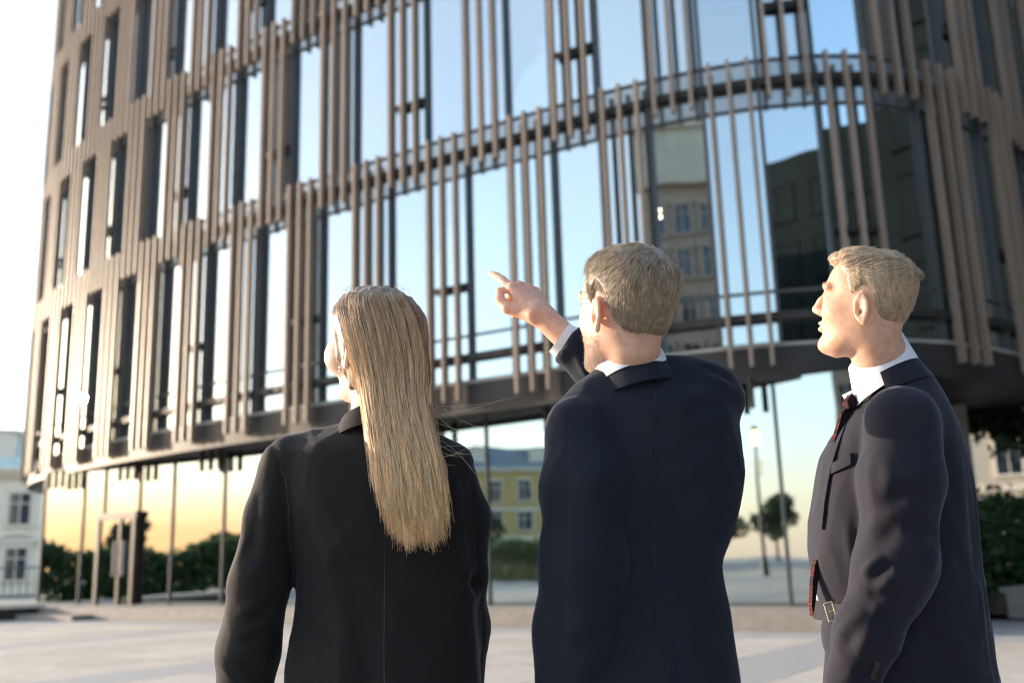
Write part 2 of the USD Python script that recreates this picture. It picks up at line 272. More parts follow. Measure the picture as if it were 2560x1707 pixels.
# ------------------------------------------------------------------ planting
def leaves(n, fn, size, seed, flat=0):
    """n small bent leaf clumps; fn(rng, n) gives their places"""
    r = np.random.default_rng(seed); p = fn(r, n); a = r.normal(size=(n, 3)); a /= np.linalg.norm(a, axis=1)[:, None]; b = np.cross(a, r.normal(size=(n, 3))); b /= np.linalg.norm(b, axis=1)[:, None]
    s = size * r.uniform(.6, 1.3, n)[:, None]; c = np.cross(a, b) * s * .3
    v = np.stack([p - a * s, p + b * s * .55 + c, p + a * s, p - b * s * .55 + c], 1).reshape(-1, 3); k = np.arange(n)[:, None] * 4
    return trimesh.Trimesh(v, np.vstack([k + [0, 1, 2], k + [0, 2, 3]]), process=False)
def crown_pts(R, H, seed, lobes=14):
    r0 = np.random.default_rng(seed); c = r0.normal(size=(lobes, 3)); c /= np.linalg.norm(c, axis=1)[:, None]; c *= np.array([R, R, H]) * r0.uniform(.35, .85, (lobes, 1)); rad = r0.uniform(.28, .5, lobes) * R
    def fn(r, n):
        i = r.integers(lobes, size=n); d = r.normal(size=(n, 3)); d /= np.linalg.norm(d, axis=1)[:, None]
        return c[i] + d * rad[i][:, None] * r.uniform(.55, 1.05, (n, 1)) * [1, 1, .8]
    return fn
def make_tree(h, R, label, loc, seed, n=2600, leafm=LEAFD, size=.22):
    t = thing('tree', label, 'tree', loc, group='trees around the square')
    tr = [cyl((0, 0, -.1), (.05, .02, h * .45), h * .026, h * .018)]
    r = np.random.default_rng(seed)
    for _ in range(6):
        a = r.uniform(0, 6.28); z = h * r.uniform(.3, .45); tr.append(cyl((.04, 0, z), (math.cos(a) * R * .6, math.sin(a) * R * .6, z + h * r.uniform(.15, .35)), h * .011, h * .004, 8))
    obj('trunk', cat(*tr), BARK, t, smooth=40)
    m = leaves(n, crown_pts(R, h * .34, seed), size, seed + 1); m.apply_translation((0, 0, h * .64)); obj('crown', m, leafm, t)
    return t
def polar(o, bearing, d): return (o[0] + d * math.sin(math.radians(bearing)), o[1] + d * math.cos(math.radians(bearing)), 0)
hp = np.array([7.7, 15.0]); hd = np.array([.72, .69]); hn = np.array([hd[1], -hd[0]])
pl = thing('planter', 'low stone edged planting bed under the overhang beside the right hand man', 'planter')
obj('kerb', obox(hp + hd * 4, hd, 10, .35, 0, .34), PLINTH, pl); obj('coping', obox(hp + hd * 4, hd, 10, .5, .34, .42), PLINTH, pl)
obj('soil', obox(hp + hd * 4 - hn * 1.0, hd, 10, 1.6, .05, .30), SOIL, pl)
def hfn(r, n):
    u = r.uniform(-1.2, 9, n); w = r.uniform(-.75, .55, n); z = r.uniform(.25, 1.75, n) + .12 * np.sin(u * 3.1) + .08 * np.sin(u * 7.7); p = hp + hd * u[:, None] - hn * (1.05 + w)[:, None]; return np.c_[p, z]
hg = thing('hedge', 'clipped green hedge growing in the planting bed at the right edge', 'hedge')
obj('foliage', leaves(9000, hfn, .085, 8), LEAF, hg)
obj('stem', cat(*[cyl((*(hp + hd * u - hn * 1.05), .2), (*(hp + hd * (u + .06) - hn * 1.0), 1.3), .03, .012, 6) for u in np.arange(-1, 9, .7)]), BARK, hg)

# ------------------------------------------------------------------ neighbouring buildings
def facade(name, label, loc, rz, w, h, depth, wallm, cols, rows, z0, win=(1.1, 1.9), dz=3.6, trim=CREAMT, roof=None, cornice=True, group=None, litw=(), pane=WIN, arched=False, ped=False):
    """a block whose front faces local -y, with framed windows set in it"""
    t = thing(name, label, 'building', loc, rz, group)
    hw = h
    obj('wall', box(-w / 2, w / 2, 0, depth, 0, hw), wallm, t)
    cw = w / cols
    for i in range(cols):
        for j in range(rows):
            x = -w / 2 + cw * (i + .5); z = z0 + j * dz
            fr = [box(x - win[0] / 2 - .14, x - win[0] / 2, -.09, .02, z, z + win[1]), box(x + win[0] / 2, x + win[0] / 2 + .14, -.09, .02, z, z + win[1]), box(x - win[0] / 2 - .2, x + win[0] / 2 + .2, -.11, .02, z + win[1], z + win[1] + .2)]
            f = obj('window', cat(*fr), trim, t)
            obj('sill', box(x - win[0] / 2 - .2, x + win[0] / 2 + .2, -.17, .02, z - .14, z - .002), trim, f)
            obj('pane', box(x - win[0] / 2, x + win[0] / 2, -.035, .02, z, z + win[1]), pane, f)
            obj('glazing_bar', cat(box(x - .035, x + .035, -.06, -.034, z, z + win[1]), box(x - win[0] / 2, x + win[0] / 2, -.058, -.0345, z + win[1] * .66, z + win[1] * .66 + .06)), trim, f)
            if ped and j == 0: obj('arched_hood', cat(*[cyl((x + .95 * math.cos(a), -.08, z + win[1] + .28 + .42 * math.sin(a)), (x + .95 * math.cos(a + .35), -.08, z + win[1] + .28 + .42 * math.sin(a + .35)), .1, n=6) for a in np.arange(0, 3.0, .349)]), trim, f)
            if (i, j) in litw:
                for qz in (.55, .8): obj('ceiling_lamp', box(x - .22, x + .22, -.06, -.036, z + win[1] * qz, z + win[1] * qz + .14), WHITEL, f)
    if cornice:
        obj('cornice', cat(box(-w / 2 - .3, w / 2 + .3, -.35, depth + .1, hw, hw + .25), box(-w / 2 - .5, w / 2 + .5, -.55, depth + .2, hw + .25, hw + .45)), trim, t)
        for j in range(1, rows): obj('string_course', box(-w / 2 - .06, w / 2 + .06, -.14, .02, z0 + j * dz - .95, z0 + j * dz - .7), trim, t)
    if roof: 
        v = np.array([(-w / 2 - .4, -.4, hw + .452), (w / 2 + .4, -.4, hw + .452), (w / 2 + .4, depth, hw + .452), (-w / 2 - .4, depth, hw + .452), (-w / 2 + 1, 1.6, hw + 2.6), (w / 2 - 1, 1.6, hw + 2.6), (w / 2 - 1, depth - 1.6, hw + 2.6), (-w / 2 + 1, depth - 1.6, hw + 2.6)])
        q = np.array([(0, 1, 5, 4), (1, 2, 6, 5), (2, 3, 7, 6), (3, 0, 4, 7), (4, 5, 6, 7), (3, 2, 1, 0)]); r = obj('roof', (v, q), roof, t)
        for i in range(cols // 2):
            x = -w / 2 + cw * (2 * i + 1); obj('dormer', cat(box(x - .7, x + .7, .1, 2, hw + .9, hw + 2.3), box(x - .85, x + .85, 0, 2, hw + 2.3, hw + 2.45)), trim, r)
    return t
facade('old_building', 'pale cream town house with cornices and arched window hoods at the left edge', (-27.5, 50.3, 0), math.radians(22), 11, 5.9, 9, CREAML, 5, 2, .75, win=(.95, 1.55), dz=2.75, roof=TEALR, ped=True)
facade('old_building', 'sunlit cream building with tall windows seen under the overhang at the right edge', (31, 56, 0), math.radians(-28), 26, 9.0, 9, CREAM, 9, 2, 1.0, win=(1.3, 2.6), dz=4.0)
facade('old_building', 'yellow ochre house across the square, mirrored in the ground floor glass', (-77, -9, 0), math.radians(96), 15, 9.5, 9, OCHRE, 5, 3, 1.0, win=(1.2, 1.8), dz=2.9, roof=REDR)
facade('brown_building', 'tall brown stone building behind the viewer, mirrored in the curved panes', (-16.7, -9.7, 0), math.radians(141), 11, 18.6, 10, BROWN, 9, 7, 2.4, win=(.66, 1.35), dz=2.3, trim=BROWN, cornice=False, litw=((4, 6), (5, 6)))
bb = stage.GetPrimAtPath('/World/brown_building')
obj('attic', box(-5.8, 5.8, -.4, 10.2, 18.602, 21.4), BEIGE, bb); obj('attic_cap', box(-6, 6, -.6, 10.4, 21.4, 21.7), BEIGE, bb)
facade('dark_building', 'dark office block far behind the viewer on the right, mirrored in the corner panes', (20, -22, 0), math.radians(204), 44, 24, 12, DARKB, 14, 6, 2.0, win=(1.9, 2.2), dz=3.6, trim=DARKB, cornice=False, pane=DARKB)
# trees round the square, seen in the glass
first = None
tr = np.random.default_rng(21)
protos = [make_tree(6.5, 2.6, 'dark leafy tree across the square', polar((-3, 19), -104, 70), 31), make_tree(5.2, 3.0, 'dark leafy tree across the square', polar((3, 15), -124, 62), 37)]
for n in range(20):
    b = -86 - n * 4.2 + tr.uniform(-1, 1); d = tr.uniform(75, 115)
    if -108 < b < -100 and d > 78: d = 72
    dup(protos[n % 2], polar((0, 17), b, d), tr.uniform(0, 6), 'dark leafy tree across the square')
facade('dark_building', 'dark glazed block right of the viewer, mirrored in the panes beyond the right hand man', (27, 6, 0), math.radians(-90), 60, 24, 12, DARKB, 14, 6, 2.0, win=(2.6, 2.4), dz=3.6, trim=DARKB, cornice=False, pane=DARKB)
def hf2(r, n):
    u = r.uniform(0, 1, n); p = np.array([-25, 36]) + (np.array([-30, 4]) - np.array([-25, 36])) * u[:, None] + r.uniform(-.6, .6, (n, 2)); return np.c_[p, r.uniform(.05, 1.9, n) + .35 * np.sin(u * 41) * np.sin(u * 17)]
h2 = thing('hedge', 'long green hedge mirrored in the left end of the ground floor glass', 'hedge')
obj('foliage', leaves(15000, hf2, .2, 18), LEAFL, h2)
lp = polar((3.6, 14.8), -124, 30); sl = thing('street_lamp', 'street lamp on a tapered grey post, mirrored in the glass between the two men', 'street lamp', lp)
obj('base', cyl((0, 0, 0), (0, 0, .7), .16, .12), MULL, sl, smooth=40); obj('post', cyl((0, 0, .7), (0, 0, 5.7), .085, .06), MULL, sl, smooth=40)
obj('lamp_head', cyl((0, 0, 5.7), (0, 0, 6.25), .13, .2), WARM, sl, smooth=40); obj('cap', cyl((0, 0, 6.25), (0, 0, 6.5), .26, .03), MULL, sl, smooth=40); obj('bracket', cat(bar((0, 0, 4.6), (.9, 0, 4.8), .05), bar((.3, 0, 4.2), (.3, 0, 5.0), .05)), MULL, sl)
# low kerb wall and railing at the left
kw = thing('kerb_wall', 'low dark kerb wall with pale top running left from the glass corner', 'wall'); a, b = np.array([-10.9, 23.4]), np.array([-19, 19.0]); e = (b - a) / np.linalg.norm(b - a)
obj('wall_base', obox((a + b) / 2, e, np.linalg.norm(b - a), .3, 0, .26), RAILM, kw); obj('coping', obox((a + b) / 2, e, np.linalg.norm(b - a), .5, .262, .36), CREAMT, kw)
rl = thing('railing', 'thin metal railing in front of the pale town house at the left edge', 'railing', (-22.5, 42.5, 0), math.radians(20))
for k in range(26): obj('baluster', box(-4 + .3 * k, -3.96 + .3 * k, -.02, .02, .12, 1.25), MULL, rl)
obj('handrail', box(-4.1, 3.8, -.04, .04, 1.25, 1.32), MULL, rl); obj('bottom_rail', box(-4.1, 3.8, -.03, .03, .06, .12), MULL, rl)
def ivf(r, n):
    u = r.uniform(0, 1, n); p = np.array([6.6, 19.6]) + np.array([6.2, -2.2]) * u[:, None] + r.normal(0, .16, (n, 2)); return np.c_[p, 3.5 - np.abs(r.normal(0, .42, n)) * (.7 + .5 * np.sin(u * 23) * np.sin(u * 9 + 1)) - .02]
iv = thing('climbing_plant', 'dark green climbing plant hanging along the far edge of the overhang at the right', 'climbing plant')
obj('foliage', leaves(6500, ivf, .10, 51), LEAFD, iv); obj('stem', strip(np.array([[6.6, 19.6], [12.8, 17.4]]), np.array([[.33, .94]] * 2), -.03, .03, 3.44, 3.5), BARK, iv)
# ------------------------------------------------------------------ sculpting tools: signed distance fields turned into meshes
F32 = np.float32
def sm(a, b, k):
    h = np.clip(.5 + .5 * (b - a) / k, 0, 1); return b + (a - b) * h - k * h * (1 - h)
def smax(a, b, k): return -sm(-a, -b, k)
def sstep(x, a, b): t = np.clip((x - a) / (b - a), 0, 1); return t * t * (3 - 2 * t)
def chain(pts, rad, k=.012, sq=None):
    """a limb: rounded cones along joints pts with radii rad"""
    pts = np.asarray(pts, float); rad = np.asarray(rad, float)
    def f(P):
        out = None
        for a, b, ra, rb in zip(pts[:-1], pts[1:], rad[:-1], rad[1:]):
            d = b - a; t = np.clip(((P - a) @ d) / (d @ d), 0, 1); e = np.linalg.norm(P - a - t[:, None] * d, axis=1) - (ra + (rb - ra) * t)
            out = e if out is None else sm(out, e, k)
        return out
    return f
def ell(c, r, R=None):
    c = np.asarray(c, float); r = np.asarray(r, float)
    def f(P):
        q = P - c
        if R is not None: q = q @ R
        k = np.linalg.norm(q / r, axis=1); k2 = np.linalg.norm(q / (r * r), axis=1); return k * (k - 1) / np.maximum(k2, 1e-9)
    return f
def loft(rows, e=2.4, cap=.02):
    """upright body of superellipse sections; rows: (z, x left, x right, y near, y far)"""
    r = np.array(sorted(rows), float); z = r[:, 0]; I = [PchipInterpolator(z, r[:, i]) for i in range(1, 5)]
    def f(P):
        zz = np.clip(P[:, 2], z[0], z[-1]); xl, xr, yn, yf = (i(zz) for i in I); a, b = (xr - xl) / 2, (yf - yn) / 2
        rho = (np.abs((P[:, 0] - (xl + xr) / 2) / a) ** e + np.abs((P[:, 1] - (yn + yf) / 2) / b) ** e) ** (1 / e)
        d = (rho - 1) * np.minimum(a, b); dz = np.maximum(z[0] - P[:, 2], P[:, 2] - z[-1])
        return smax(d, dz, cap)
    return f
def union(fs, k=.02):
    def f(P):
        out = None
        for g in fs:
            kk = k
            if isinstance(g, tuple): g, kk = g
            e = g(P); out = e if out is None else sm(out, e, kk)
        return out
    return f
def within(f, lo, hi, far=.06):
    """evaluates f inside a box only"""
    lo, hi = np.asarray(lo), np.asarray(hi)
    def g(P):
        m = np.all((P > lo) & (P < hi), 1); out = np.full(len(P), far); 
        if m.any(): out[m] = f(P[m])
        return out
    return g
def sculpt(f, lo, hi, h, sub=6):
    """surface nets of f = 0 in a box, with cells of size h; only blocks near the surface are evaluated"""
    lo, hi = np.asarray(lo, float), np.asarray(hi, float); H = h * sub; nb = np.ceil((hi - lo) / H).astype(int); n = nb * sub + 1
    c = np.stack(np.meshgrid(*[np.arange(k) for k in nb], indexing='ij'), -1).reshape(-1, 3); fc = np.concatenate([f(q) for q in np.array_split(lo + (c + .5) * H, max(1, len(c) // 200000))])
    keep = np.abs(fc) < H * 1.45
    V = np.repeat(np.repeat(np.repeat(np.where(fc.reshape(nb) > 0, 1, -1).astype(F32), sub, 0), sub, 1), sub, 2); V = np.pad(V, ((0, 1),) * 3, mode='edge')
    k = np.stack(np.meshgrid(*[np.arange(sub + 1)] * 3, indexing='ij'), -1).reshape(-1, 3)
    idx = (c[keep][:, None] * sub + k).reshape(-1, 3); flat = np.unique(np.ravel_multi_index(idx.T, n)); idx = np.stack(np.unravel_index(flat, n), -1)
    val = np.concatenate([f(q) for q in np.array_split(lo + idx * h, max(1, len(idx) // 300000))]); V.reshape(-1)[flat] = val
    V[V == 0] = 1e-6
    s = V < 0; o = [(i, j, l) for i in (0, 1) for j in (0, 1) for l in (0, 1)]
    sl = lambda A, t: A[t[0]:A.shape[0] - 1 + t[0], t[1]:A.shape[1] - 1 + t[1], t[2]:A.shape[2] - 1 + t[2]]
    cnt = sum(sl(s, t).astype(np.int8) for t in o); act = (cnt > 0) & (cnt < 8); ai = np.argwhere(act); num = np.full(act.shape, -1, np.int64); num[act] = np.arange(len(ai))
    acc = np.zeros((len(ai), 3)); cn = np.zeros(len(ai)); G = lambda t: V[ai[:, 0] + t[0], ai[:, 1] + t[1], ai[:, 2] + t[2]]
    for a in o:
        for ax in range(3):
            if a[ax]: continue
            b = list(a); b[ax] = 1; va, vb = G(a), G(b); m = (va < 0) != (vb < 0); t = va[m] / (va[m] - vb[m]); p = np.tile(np.array(a, float), (m.sum(), 1)); p[:, ax] += t; acc[m] += p; cn[m] += 1
    v = lo + (ai + acc / cn[:, None]) * h; fa = []
    for ax in range(3):
        u, w = (ax + 1) % 3, (ax + 2) % 3; A = [slice(None)] * 3; B = [slice(None)] * 3; A[ax] = slice(0, -1); B[ax] = slice(1, None)
        ed = np.argwhere(s[tuple(A)] != s[tuple(B)]); ed = ed[(ed[:, u] > 0) & (ed[:, w] > 0) & (ed[:, u] < act.shape[u]) & (ed[:, w] < act.shape[w])]
        g = lambda du, dw: num[tuple(np.where(np.arange(3) == u, ed + 0 - du, np.where(np.arange(3) == w, ed - dw, ed)).T)]
        q = np.stack([g(1, 1), g(0, 1), g(0, 0), g(1, 0)], 1); fl = s[ed[:, 0], ed[:, 1], ed[:, 2]]; q[~fl] = q[~fl][:, ::-1]; fa.append(q[(q >= 0).all(1)])
    q = np.vstack(fa); return v, np.vstack([q[:, [0, 1, 2]], q[:, [0, 2, 3]]])
def normals(v, f):
    n = np.zeros_like(v); w = np.cross(v[f[:, 1]] - v[f[:, 0]], v[f[:, 2]] - v[f[:, 0]])
    for k in range(3): np.add.at(n, f[:, k], w)
    return n / np.maximum(np.linalg.norm(n, axis=1, keepdims=True), 1e-12)
def relax(v, f, it=2, lam=.5):
    e = np.vstack([f[:, [0, 1]], f[:, [1, 2]], f[:, [2, 0]]])
    for _ in range(it):
        for l in (lam, -lam * 1.04):
            acc = np.zeros_like(v); c = np.zeros(len(v)); 
            for a, b in ((0, 1), (1, 0)): np.add.at(acc, e[:, a], v[e[:, b]]); np.add.at(c, e[:, a], 1)
            v = v + l * (acc / np.maximum(c, 1)[:, None] - v)
    return v
def px(x, y, Y):
    """the point at depth Y that stands at (x, y) of a 2352 wide picture, used to size the figures"""
    d = (x * 2560 / 2352 - 1280) * C_R + (853.5 - y * 2560 / 2352) * C_U + FPX * C_F; return CAM + d * Y / d[1]
def onto(f, p, off=.0, t0=1.45, t1=2.75, steps=230):
    """where the lines of sight to the points p first meet the surface f = 0, then off metres out of it (nan where they miss)"""
    p = np.atleast_2d(p); d = p - CAM; d /= np.linalg.norm(d, axis=1)[:, None]; lo, hi = np.full(len(p), np.nan), np.full(len(p), np.nan); prev = np.full(len(p), 1.0)
    for t in np.linspace(t0, t1, steps):
        m = np.isnan(lo); 
        if not m.any(): break
        v = f(CAM + d[m] * t); h = np.where(m)[0][v < 0]; lo[h] = t - (t1 - t0) / (steps - 1); hi[h] = t
    for _ in range(9):
        mid = (lo + hi) / 2; v = f(np.nan_to_num(CAM + d * mid[:, None])); hi = np.where(v < 0, mid, hi); lo = np.where(v < 0, lo, mid)
    return CAM + d * lo[:, None] - d * off
def rot(bearing, pitch, roll=0):
    a, b, c = np.radians([-bearing, pitch, roll]); Z = np.array([[np.cos(a), -np.sin(a), 0], [np.sin(a), np.cos(a), 0], [0, 0, 1]]); X = np.array([[1, 0, 0], [0, np.cos(b), -np.sin(b)], [0, np.sin(b), np.cos(b)]]); Yr = np.array([[np.cos(c), 0, np.sin(c)], [0, 1, 0], [-np.sin(c), 0, np.cos(c)]])
    return Z @ X @ Yr

# ------------------------------------------------------------------ heads
HZ = np.array([.131, .127, .118, .104, .085, .062, .042, .026, .008, -.012, -.030, -.048, -.064, -.082, -.098, -.110, -.118])
HF = np.array([.010, .036, .060, .078, .089, .095, .0965, .091, .0885, .090, .0935, .0925, .0895, .0915, .0915, .080, .062])
HB = np.array([-.02, -.046, -.068, -.084, -.095, -.1005, -.101, -.099, -.094, -.086, -.076, -.064, -.045, -.020, .010, .030, .048])
HW = np.array([.014, .038, .056, .068, .0745, .077, .077, .0755, .0735, .0715, .069, .065, .060, .052, .041, .028, .012])
class Head:
    def __init__(s, c, R, k=1.0, male=True, jaw=1.0, nose=1.0): s.c, s.R, s.k, s.male, s.jaw, s.nose = np.asarray(c), R, k, male, jaw, nose
    def loc(s, P): return (P - s.c) @ s.R / s.k
    def w(s, q): return s.c + (np.asarray(q) * s.k) @ s.R.T
    def skull(s, q):
        z = np.clip(q[:, 2], HZ[-1], HZ[0]); I = lambda t: np.interp(z, HZ[::-1], t[::-1])
        if not hasattr(s, 'pi'): s.pi = [PchipInterpolator(HZ[::-1], t[::-1]) for t in (HF, HB, HW)]
        fr, bk, w = (i(z) for i in s.pi); 
        if not s.male: w = w * np.where(z < -.02, .94, 1)
        w = w * np.where(z < -.03, s.jaw, 1); yc, Ln = (fr + bk) / 2, (fr - bk) / 2; y = (q[:, 1] - yc) / Ln
        e = 2.25; a_ = w * (1 - .10 * np.clip(y, 0, 1)); X, Yy = np.abs(q[:, 0]) / a_, np.abs(y); rho = np.maximum((X ** e + Yy ** e) ** (1 / e), 1e-4)
        g = rho ** (1 - e) * np.sqrt((X ** (e - 1) / a_) ** 2 + (Yy ** (e - 1) / Ln) ** 2); d1 = smax((rho - 1) / np.maximum(g, 4), np.abs(q[:, 2] - .006) - .1255, .02)
        r3 = np.array([.0765, .0985, .0895]); e = 2.35; V = np.abs(q - [0, -.003, .041]) / r3; rho = np.maximum((V ** e).sum(1) ** (1 / e), 1e-4); g = rho ** (1 - e) * np.linalg.norm(V ** (e - 1) / r3, axis=1); d2 = (rho - 1) / np.maximum(g, 4)
        t = sstep(q[:, 2], .035, .065); return d1 * (1 - t) + d2 * t
    def f(s, P):
        q = s.loc(P); d = s.skull(q); x = np.abs(q[:, 0]); m = np.c_[x, q[:, 1], q[:, 2]]; N = s.nose
        # brow, eye sockets, eyeballs, cheeks, nose, lips, chin
        d = sm(d, ell((.026, .085, .042), (.030, .0145, .010))(m), .016)
        d = smax(d, -ell((.032, .104, .022), (.020, .018, .013))(m), .012)
        d = sm(d, ell((.031, .0795, .022), (.0125, .0125, .012))(m), .003)
        d = sm(d, ell((.036, .064, -.006), (.020, .026, .022))(m), .034)
        if not s.male: d = sm(d, ell((.047, .066, -.014), (.026, .030, .030))(m), .03)
        d = sm(d, chain([(0, .091, .034), (0, .104 if s.male else .099, .012), (0, .1095 + .004 * N if s.male else .106, -.008)], [.0075, .0085, .0105 * N])(q), .011)
        d = sm(d, ell((.0115 * N, .101 if s.male else .096, -.0155), (.0085, .011, .0085))(m), .007)
        d = sm(d, ell((0, .0945, -.041), (.022, .0105, .0065))(m), .006); d = sm(d, ell((0, .0935, -.0545), (.020, .0105, .0070))(m), .006)
        d = smax(d, -ell((0, .108, -.0475), (.021, .012, .0022))(m), .003)
        d = sm(d, ell((0, .080, -.090), (.026, .0185, .018))(m), .016)
        # ear: rim, bowl, lobe
        E = np.c_[x - .0775, q[:, 1] + .006, q[:, 2] + .004]; ca, sa = math.cos(.45), math.sin(.45); u, v = E[:, 0] * ca + E[:, 1] * sa, -E[:, 0] * sa + E[:, 1] * ca     # swings the back of the ear outwards
        t = .20; vv, zz = v * math.cos(t) - E[:, 2] * math.sin(t), v * math.sin(t) + E[:, 2] * math.cos(t)
        r = np.sqrt((vv / .0175) ** 2 + ((zz - .003) / .0315) ** 2); ear = np.sqrt(((r - .86) * .019) ** 2 + (u - .009 + .004 * (vv < 0)) ** 2) - .0042
        disc = np.maximum((r - .9) * .019, np.abs(u - .004) - .0028); ear = sm(ear, disc, .004); ear = sm(ear, np.linalg.norm(np.c_[u - .005, vv + .002, zz + .028] / [.0048, .009, .010], axis=1) * .006 - .006, .005)
        ear = sm(ear, np.sqrt(((np.sqrt((vv / .0095) ** 2 + ((zz - .004) / .018) ** 2) - 1) * .0095) ** 2 + (u - .007) ** 2) - .0024, .003); ear = smax(ear, -ell((0.011, .005, -.006), (.008, .007, .009))(np.c_[u, vv, zz]), .004)
        ear = np.where((np.abs(E[:, 1]) < .05) & (np.abs(E[:, 2]) < .06), ear, .05)
        d = sm(d, ear, .005)
        return d * s.k
    def bbox(s, pad=.02): return s.c - .165 * s.k - pad, s.c + .165 * s.k + pad
# ------------------------------------------------------------------ skin, cloth and hair
def cloth(name, col, bump=.25, sheen=.25, rough=.85):
    """fine wool: a twill relief, slight mottling and some sheen"""
    return L(name, {'g': ('geometry', {}), 'n': ('noise_texture', {'scale': 9.0, 'detail': 6.0, 'roughness': .65}), 'r': ('rgb_ramp', {'ramp': [(.25, [c * .82 for c in col]), (.75, [c * 1.2 for c in col])]}),
        'w': ('noise_texture', {'scale': 900.0, 'detail': 1.0}), 'b': ('bump', {'strength': bump, 'distance': .0006}),
        'p': ('principled_bsdf', {'roughness': rough, 'sheen_weight': sheen, 'sheen_roughness': .4, 'sheen_tint': (.6, .72, 1.0), 'specular_ior_level': .3})},
        [('g.position', 'n.vector'), ('n.fac', 'r.fac'), ('r.color', 'p.base_color'), ('g.position', 'w.vector'), ('w.fac', 'b.height'), ('b.normal', 'p.normal')])
NAVY = cloth('navy_wool', (.0075, .0115, .021), .3, .10); NAVY2 = cloth('navy_wool_warm', (.0125, .0122, .0215), .3, .18); BLACKW = cloth('black_wool', (.0085, .0078, .0075), .3, .12)
WHITEC = L('white_cotton', {'p': ('principled_bsdf', {'base_color': (.74, .77, .82), 'roughness': .7, 'sheen_weight': .1})})
LEATHER = plain('black_leather', (.012, .011, .010), .3, .2, 60); GOLD = L('buckle_metal', {'p': ('principled_bsdf', {'base_color': (.75, .62, .40), 'metallic': 1.0, 'roughness': .22})})
BUTTON = L('button_horn', {'p': ('principled_bsdf', {'base_color': (.012, .012, .014), 'roughness': .25})})
TIEM = L('tie_silk', {'g': ('geometry', {}), 'v': ('voronoi_texture', {'feature': 'f1', 'metric': 'chebychev', 'scale': 118.0, 'randomness': .2}), 'r': ('rgb_ramp', {'ramp': [(0, (.010, .006, .008)), (.16, (.010, .006, .008)), (.19, (.26, .012, .009)), (.27, (.26, .012, .009)), (.31, (.010, .006, .008)), (1, (.009, .006, .008))]}),
    'p': ('principled_bsdf', {'roughness': .7, 'sheen_weight': .0, 'specular_ior_level': .12})}, [('g.position', 'v.vector'), ('v.distance', 'r.fac'), ('r.color', 'p.base_color')])
def skin(name, lo, hi):
    return L(name, {'g': ('geometry', {}), 'n': ('noise_texture', {'scale': 55.0, 'detail': 8.0, 'roughness': .7}), 'r': ('rgb_ramp', {'ramp': [(.32, lo), (.66, hi)]}), 'm': ('noise_texture', {'scale': 260.0, 'detail': 4.0}), 'b': ('bump', {'strength': .5, 'distance': .0009}),
        'p': ('principled_bsdf', {'roughness': .52, 'subsurface_weight': .18, 'subsurface_scale': .007, 'subsurface_radius': (1.0, .35, .18), 'specular_ior_level': .4})},
        [('g.position', 'n.vector'), ('n.fac', 'r.fac'), ('r.color', 'p.base_color'), ('g.position', 'm.vector'), ('m.fac', 'b.height'), ('b.normal', 'p.normal')])
SKIN1 = skin('skin_ruddy', (.52, .29, .205), (.63, .40, .30)); SKIN2 = skin('skin_tan', (.52, .295, .205), (.63, .405, .30)); SKINW = skin('skin_fair', (.62, .42, .34), (.70, .51, .43))
def hairmat(name, root, tip, z0, z1, streak=.35):
    """hair colour that runs from root to tip between the heights z0 and z1, with darker and lighter locks"""
    return L(name, {'g': ('geometry', {}), 's': ('separate_xyz', {}), 'z': ('map_range', {'from_min': z0, 'from_max': z1, 'clamp': True}), 'r': ('rgb_ramp', {'ramp': [(0, root), (1, tip)]}),
        'mp': ('mapping', {'scale': (130, 130, 9)}), 'n': ('noise_texture', {'scale': 1.0, 'detail': 3.0}), 'h': ('map_range', {'from_min': .3, 'from_max': .7, 'to_min': 1 - streak, 'to_max': 1 + streak}), 'v': ('hsv', {'saturation': 1.0}),
        'p': ('principled_bsdf', {'roughness': .42, 'specular_ior_level': .45, 'sheen_weight': .15})},
        [('g.position', 's.vector'), ('s.z', 'z.value'), ('z.result', 'r.fac'), ('g.position', 'mp.vector'), ('mp.vector', 'n.vector'), ('n.fac', 'h.value'), ('h.result', 'v.value'), ('r.color', 'v.color'), ('v.color', 'p.base_color')])
HB1, HB2 = (.29, .225, .155), (.40, .325, .24)
HAIR1 = [hairmat('hair_brown_grey', HB1, HB2, 1.4, 1.62), hairmat('hair_light_lock', (.46, .38, .28), (.56, .48, .38), 1.4, 1.62), hairmat('hair_dark_lock', (.17, .125, .085), (.25, .19, .135), 1.4, 1.62)]
HAIR2 = [hairmat('hair_sandy', (.40, .295, .195), (.52, .41, .29), 1.45, 1.63), hairmat('hair_blond_grey', (.56, .46, .345), (.68, .575, .45), 1.45, 1.63), hairmat('hair_sandy_dark', (.26, .185, .115), (.36, .27, .185), 1.45, 1.63)]
HAIRW = [hairmat('hair_blonde', (.82, .54, .29), (.38, .24, .135), 1.16, 1.52, .3), hairmat('hair_blonde_light', (.92, .72, .47), (.60, .43, .28), 1.16, 1.52, .2), hairmat('hair_blonde_dark', (.36, .22, .105), (.14, .085, .05), 1.16, 1.52, .3)]
STUB = hairmat('stubble_grey', (.60, .54, .47), (.66, .60, .53), 1.3, 1.5, .15)
